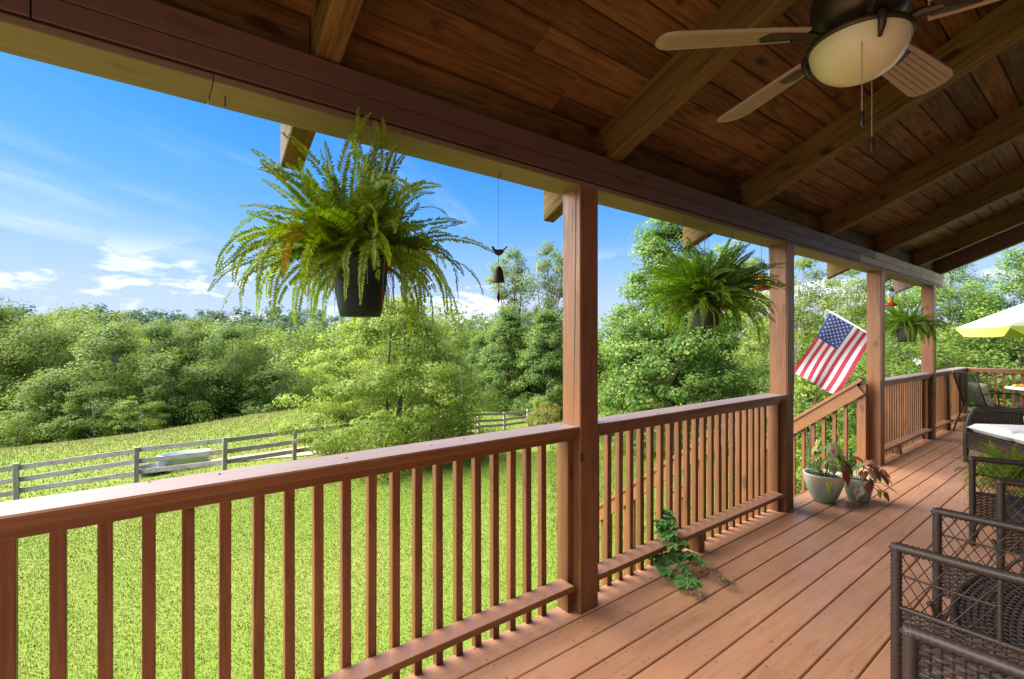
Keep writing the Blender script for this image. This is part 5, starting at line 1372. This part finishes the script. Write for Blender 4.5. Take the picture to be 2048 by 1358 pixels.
g = MB(); weave(g, Q(0.02, .0, .20), tuple(wd), (0, 0, 1), SW - .04, .15, .035, .012, .0055); wrapped(g, [Q(0, 0, .36), Q(SW, 0, .36)], .014, 7); wrapped(g, [Q(0, 0, .19), Q(SW, 0, .19)], .012, 7); g.build('front_apron', M['wicker'], sf, True)
g = MB(); weave(g, Q(.02, SD + .02, .36), tuple(wd), tuple((Q(0, .2, .57) - Q(0, 0, 0)).normalized()), SW - .04, .62, .04, .013, .006); wrapped(g, [Q(0, SD + .2, 1.02), Q(SW, SD + .2, 1.02)], .026); g.build('back_panel', M['wicker'], sf, True)
def cushion(name, corner, u, v, w, lu, lv, th, mat, parent, puff=.02):
    g = MB(); n = 12; corner, u, v, w = Vector(corner), Vector(u), Vector(v), Vector(w)
    for side_ in (1, -1):
        for i in range(n + 1):
            for j in range(n + 1):
                a, b = i / n, j / n; e = min(a, 1 - a, b, 1 - b)
                hgt = th / 2 * min(1, (e / .10)) ** .5 if e < .10 else th / 2 + puff * min(1, (e - .10) / .3)
                g.v.append(tuple(corner + u * lu * a + v * lv * b + w * (th / 2 + side_ * hgt)))
    N2 = (n + 1) ** 2
    for s_ in range(2):
        for i in range(n):
            for j in range(n):
                q = [s_ * N2 + i * (n + 1) + j, s_ * N2 + (i + 1) * (n + 1) + j, s_ * N2 + (i + 1) * (n + 1) + j + 1, s_ * N2 + i * (n + 1) + j + 1]
                g.f.append(tuple(q if s_ == 0 else q[::-1])); g.mi.append(0)
    return g.build(name, mat, parent, True)
for k in range(2):
    a0 = .035 + k * .595
    sc_ = thing('seat_cushion', tuple(Q(a0, .0, .37)), 'white floral seat cushion with mint piping on the loveseat, ' + ('near its far arm' if k == 0 else 'near its close arm'), 'cushion', 'floral cushions on the loveseat')
    cushion('cover', Q(a0, -.01, .372), wd, bk, (0, 0, 1), .585, .60, .11, M['floral'], sc_)
    g = MB(); rg = [Q(a0, -.01, .427), Q(a0 + .585, -.01, .427), Q(a0 + .585, .59, .427), Q(a0, .59, .427)]; g.tube(rg, .006, 6, closed=True); g.build('piping', M['mint'], sc_, True)
    bu = (Q(0, .2, .57) - Q(0, 0, 0)).normalized(); bn = -(wd.cross(bu)).normalized()
    if bn.dot(bk) > 0: bn = -bn
    sb = thing('back_cushion', tuple(Q(a0, .60, .48)), 'white floral back cushion leaning in the loveseat, ' + ('near its far arm' if k == 0 else 'near its close arm'), 'cushion', 'floral cushions on the loveseat')
    cushion('cover', Q(a0, .60, .49), wd, bu, bn, .585, .56, .12, M['floral'], sb, .03)
    g = MB(); rg = [Q(a0, .60, .49) + bn * .06, Q(a0 + .585, .60, .49) + bn * .06, Q(a0 + .585, .60, .49) + bn * .06 + bu * .56, Q(a0, .60, .49) + bn * .06 + bu * .56]; g.tube(rg, .006, 6, closed=True); g.build('piping', M['mint'], sb, True)

# ---- potted fern in front of the loveseat
pf = (-0.575, 5.75, 0.0)
t = thing('potted_fern', pf, 'bright green fern in a terracotta pot standing between the wicker seats', 'potted plant')
MB().lathe([(0.001, .001), (.12, 0), (.165, .22), (.175, .225), (.18, .27), (.165, .27), (.16, .24)], pf, 28).build('pot', M['terracotta'], t, True)
MB().lathe([(0.001, .25), (.165, .245)], pf, 20).build('soil', M['soil'], t, True)
link('fronds', fern_mesh(150, .26, .44, .25, .10, 77, .045, .3, 'fronds', M['l_fern']), None, t)

# ---- black metal patio chair, its pillow, the patio table and umbrella
mc = thing('metal_chair', (-1.45, 10.35, 0), 'black mesh metal patio chair in the far deck corner', 'chair')
cu = Vector((.93, .36, 0)).normalized(); cf = Vector((.36, -.93, 0)).normalized()   # chair faces right towards the table
cf = Vector((.80, .60, 0)); cu = Vector((-.60, .80, 0)); c0 = Vector((-1.47, 10.20, 0))
def K_(a, b, c): return c0 + cu * a + cf * b + Vector((0, 0, c))
for s in (-1, 1):
    a = s * .27
    MB().tube([K_(a, -.16, .93), K_(a, -.02, .44), K_(a, .06, .40), K_(a, .42, .43), K_(a, .45, .40), K_(a, .45, .004)], .011, 8).build('side_frame', M['black_metal'], mc, True)
    MB().tube([K_(a, -.06, .64), K_(a, .10, .67), K_(a, .36, .66), K_(a, .42, .62), K_(a, .44, .42)], .010, 8).build('armrest', M['black_metal'], mc, True)
    MB().tube([K_(a, -.02, .44), K_(a, -.16, .004)], .011, 8).build('back_leg', M['black_metal'], mc, True)
MB().tube(arc3(K_(-.27, -.16, .93), K_(0, -.19, .97), K_(.27, -.16, .93), 8), .011, 8).build('top_bar', M['black_metal'], mc, True)
g = MB()
for i in range(31):
    a = -.26 + .52 * i / 30; g.tube([K_(a, -.155, .92), K_(a, -.02, .45)], .0022, 4, cap=False)
for k in range(28):
    f_ = k / 27; g.tube([K_(-.26, -.155 + .135 * f_, .92 - .47 * f_), K_(.26, -.155 + .135 * f_, .92 - .47 * f_)], .0022, 4, cap=False)
g.build('back_mesh', M['black_metal'], mc)
g = MB()
for i in range(31):
    a = -.26 + .52 * i / 30; g.tube([K_(a, -.02, .43), K_(a, .43, .425)], .0022, 4, cap=False)
for k in range(26):
    f_ = k / 25; g.tube([K_(-.26, -.02 + .45 * f_, .428), K_(.26, -.02 + .45 * f_, .428)], .0022, 4, cap=False)
g.build('seat_mesh', M['black_metal'], mc)
pl_ = thing('throw_pillow', tuple(K_(0, .1, .44)), 'olive patterned throw pillow on the black mesh patio chair', 'pillow')
cushion('cover', K_(-.20, .06, .45), cu, (cf * -.25 + Vector((0, 0, .968))).normalized(), cf, .42, .36, .08, M['pillow'], pl_, .045)
tb_ = thing('patio_table', (-0.72, 10.80, 0), 'white-topped patio table at the far end of the deck', 'table')
MB().lathe([(0.001, .70), (.50, .70), (.515, .705), (.515, .722), (.50, .726), (0.001, .726)], (-0.72, 10.80, 0), 40).build('table_top', M['cloth_white'], tb_, True)
for k in range(4):
    a = k * 1.571 + .6; ca_, sa_ = math.cos(a), math.sin(a)
    MB().tube(arc3((-0.72 + .30 * ca_, 10.80 + .30 * sa_, .70), (-0.72 + .12 * ca_, 10.80 + .12 * sa_, .35), (-0.72 + .38 * ca_, 10.80 + .38 * sa_, .004), 8), .012, 8).build('leg', M['black_metal'], tb_, True)
fr2 = random.Random(8)
for k, (a, b, lab) in enumerate(((-.30, -.12, 'low tray of yellow snacks at the near edge of the patio table'), (-.16, .06, 'tray of orange snacks in the middle of the patio table'))):
    x_, y_ = -0.72 + a, 10.80 + b
    tt = thing('snack_tray', (x_, y_, .7265), lab, 'tray')
    MB().box(x_ - .13, x_ + .13, y_ - .09, y_ + .09, .727, .742, .003).build('tray', M['cloth_white'], tt)
    V_, F_ = leaves_np(np.array([[0, 0, .025], [.06, .02, .03], [-.06, -.02, .028]]), np.array([.07, .06, .06]), np.array([50, 40, 40]), .045, .35, .5, .7)
    link('snacks', np_mesh('snacks', V_, F_, M['food']), None, tt)
um = thing('patio_umbrella', (-0.30, 11.22, 0), 'lime green patio umbrella open over the table at the right edge', 'umbrella')
uc = Vector((-0.30, 11.22, 0)); RU = 1.56; ZR, ZAp = 1.665, 2.36
g = MB(); nseg = 8; ns = 10
rot0 = math.atan2(10.80 - 11.22, -1.80 + 0.30)
for i in range(nseg):
    a0, a1 = rot0 + 2 * math.pi * i / nseg, rot0 + 2 * math.pi * (i + 1) / nseg
    A0, A1 = Vector((math.cos(a0), math.sin(a0), 0)), Vector((math.cos(a1), math.sin(a1), 0))
    base_ = len(g.v)
    for k in range(ns + 1):
        t_ = k / ns
        for j in range(7):
            f_ = j / 6; q = A0.lerp(A1, f_) * RU * t_ ; sagg = .05 * math.sin(math.pi * f_) * t_
            zz = ZAp + (ZR - ZAp) * (t_ ** 1.12) + .0 - sagg * .3
            g.v.append(tuple(uc + q * (1 - .04 * math.sin(math.pi * f_) * t_) + Vector((0, 0, zz))))
    for k in range(ns):
        for j in range(6):
            b = base_ + k * 7 + j; g.f.append((b, b + 7, b + 8, b + 1)); g.mi.append(0)
g.build('canopy', M['lime_pale'], um)
g = MB()
for i in range(nseg):
    a0, a1 = rot0 + 2 * math.pi * i / nseg, rot0 + 2 * math.pi * (i + 1) / nseg
    A0, A1 = Vector((math.cos(a0), math.sin(a0), 0)), Vector((math.cos(a1), math.sin(a1), 0)); base_ = len(g.v)
    for j in range(9):
        f_ = j / 8; q = A0.lerp(A1, f_) * RU * (1 - .04 * math.sin(math.pi * f_))
        e = min(f_, 1 - f_); dpt = .13 * min(1, e / .14) ** .7 + .012
        g.v.append(tuple(uc + q + Vector((0, 0, ZR - .015 * math.sin(math.pi * f_))))); g.v.append(tuple(uc + q * (1.004) + Vector((0, 0, ZR - .015 - dpt))))
    for j in range(8):
        b = base_ + 2 * j; g.f.append((b, b + 1, b + 3, b + 2)); g.mi.append(0)
g.build('valance', M['lime'], um)
MB().tube([uc + Vector((0, 0, .005)), uc + Vector((0, 0, 2.38))], .019, 10).build('pole', M['black_metal'], um, True)
MB().lathe([(0.001, .003), (.24, .003), (.24, .03), (.06, .06), (.03, .16), (.001, .16)], tuple(uc), 28).build('base', M['black_metal'], um, True)
for i in range(nseg):
    a0 = rot0 + 2 * math.pi * i / nseg; A0 = Vector((math.cos(a0), math.sin(a0), 0))
    MB().tube([uc + Vector((0, 0, ZAp - .03)), uc + A0 * RU * .55 + Vector((0, 0, ZAp - .02 + (ZR - ZAp) * .55 ** 1.12)), uc + A0 * RU * .99 + Vector((0, 0, ZR - .012))], .006, 6).build('rib', M['black_metal'], um)

# ================================================================ ceiling fan
FC = Vector((-0.525, 1.775, 0)); ZB = 2.415
fan = thing('ceiling_fan', (FC.x, FC.y, ZB), 'brown ceiling fan with a frosted glass bowl light and pull chains', 'ceiling fan')
zc_ = ceil(FC.x)
MB().lathe([(.055, ZB + .62 - .0), (.075, zc_ - .03), (.08, zc_ + .005)], (FC.x, FC.y, 0), 20).build('canopy', M['bronze'], fan, True)
MB().tube([(FC.x, FC.y, ZB + .20), (FC.x, FC.y, zc_ - .03)], .0125, 10).build('downrod', M['bronze'], fan, True)
MB().lathe([(.001, .21), (.05, .205), (.115, .16), (.13, .11), (.13, .05), (.105, .02), (.06, .005), (.06, -.01), (.09, -.010), (.10, -.012)], (FC.x, FC.y, ZB), 32).build('motor_housing', M['bronze'], fan, True)
MB().lathe([(.10, -.012), (.134, -.020), (.141, -.028), (.139, -.040), (.125, -.040)], (FC.x, FC.y, ZB), 36).build('light_ring', M['bronze'], fan, True)
prof = [(.133 * math.cos(t) ** .85 if t < 1.56 else .001, -.034 - .112 * math.sin(t)) for t in np.linspace(0, 1.5708, 16)]
MB().lathe(prof, (FC.x, FC.y, ZB), 40).build('glass_bowl', M['bowl'], fan, True)
for k in range(3):
    a = 2.094 * k + 3.30; A0 = Vector((math.cos(a), math.sin(a), 0)); s_ = Vector((-math.sin(a), math.cos(a), 0))
    c = FC + Vector((0, 0, ZB))
    g = MB(); pts = [c + A0 * .130 + Vector((0, 0, -.018)), c + A0 * .146 + Vector((0, 0, -.032)), c + A0 * .144 + Vector((0, 0, -.062)), c + A0 * .130 + Vector((0, 0, -.092))]
    g.tube(pts, [.013, .013, .011, .005], 8); g.build('bowl_clip', M['bronze'], fan, True)
for k, az in enumerate((156, 84, 228, 12, 300)):
    a = R(az); A0 = Vector((math.cos(a), math.sin(a), 0)); s_ = Vector((-math.sin(a), math.cos(a), 0)); pitch = R(-13)
    sn = s_ * math.cos(pitch) + Vector((0, 0, 1)) * math.sin(pitch); nn = A0.cross(sn)
    c = FC + Vector((0, 0, ZB + .004))
    outl = [(.165, -.048), (.28, -.058), (.560, -.070), (.600, -.060), (.620, -.030), (.624, .0), (.620, .034), (.605, .060), (.575, .070), (.28, .058), (.165, .048)]
    n = len(outl); g = MB()
    g.add([c + A0 * x_ + sn * y_ + nn * .004 for x_, y_ in outl] + [c + A0 * x_ + sn * y_ - nn * .004 for x_, y_ in outl], [tuple(range(n)), tuple(range(2 * n - 1, n - 1, -1))] + [(i, n + i, n + (i + 1) % n, (i + 1) % n) for i in range(n)])
    bl_ = g.build('blade', M['blade'], fan)
    g = MB()
    for q in range(6):
        yy = -.046 + q * .0184; wv = .0014; x1_ = .592
        for sd2 in (1, -1):
            z_ = nn * .0046 * sd2
            g.add([c + A0 * .20 + sn * (yy * .85 - wv) + z_, c + A0 * x1_ + sn * (yy - wv) + z_, c + A0 * x1_ + sn * (yy + wv) + z_, c + A0 * .20 + sn * (yy * .85 + wv) + z_], [(0, 1, 2, 3)])
    g.build('groove', M['blade_groove'], bl_)
    g = MB(); g.tube([c + A0 * .10 - Vector((0, 0, .02)), c + A0 * .15 - nn * .006, c + A0 * .20 - nn * .010], [.018, .016, .012], 8)
    g.add([c + A0 * .17 + sn * -.03 - nn * .006, c + A0 * .28 + sn * -.040 - nn * .006, c + A0 * .30 - nn * .008, c + A0 * .28 + sn * .040 - nn * .006, c + A0 * .17 + sn * .03 - nn * .006, c + A0 * .20 - nn * .014], [(0, 1, 5), (1, 2, 5), (2, 3, 5), (3, 4, 5), (4, 0, 5), (0, 4, 3, 2, 1)])
    g.build('blade_arm', M['bronze'], fan)
for (sx2, fx2, zend) in ((-.062, .100, 2.075), (.058, -.02, 2.05)):
    x_, y_ = FC.x + sx2 * CA + fx2 * SA, FC.y + sx2 * SA - fx2 * CA
    pc = MB(); pc.tube([(x_, y_, ZB - .03), (x_, y_, zend + .04)], .0014, 5); o = pc.build('pull_chain', M['blade'], fan)
    MB().lathe([(.001, 0), (.006, .0), (.0075, .004), (.006, .02), (.0065, .04), (.003, .046), (.001, .047)], (x_, y_, zend), 10).build('pull_knob', M['bronze'], o, True)

# ================================================================ litter on deck and rail cap
lr = random.Random(31)
for k in range(26):
    if k < 9: x_, y_, z_ = lr.uniform(-1.92, -1.79), lr.choice([lr.uniform(-.2, 1.6), lr.uniform(2.1, 4.1)]), .9925
    else: x_, y_, z_ = lr.uniform(-1.7, -.65), lr.uniform(1.3, 6.5), .0022
    g = MB(); a = lr.uniform(0, 6.28); s = lr.uniform(.006, .016); d1 = Vector((math.cos(a), math.sin(a), 0)); d2 = Vector((-math.sin(a), math.cos(a), 0)); c = Vector((x_, y_, z_))
    g.add([c - d1 * s, c + d2 * s * .4 + Vector((0, 0, .003)), c + d1 * s, c - d2 * s * .4 + Vector((0, 0, .002)), c + Vector((0, 0, .005))], [(0, 4, 3), (3, 4, 2), (2, 4, 1), (1, 4, 0), (0, 3, 2, 1)])
    o = g.build('fallen_leaf', M['seed_stem'], None, False, tuple(c)); tag(o, 'tiny dry brown leaf fragment lying on the ' + ('rail cap' if k < 9 else 'deck boards'), 'leaf', 'dry leaf bits on the ' + ('rail cap' if k < 9 else 'deck boards'))
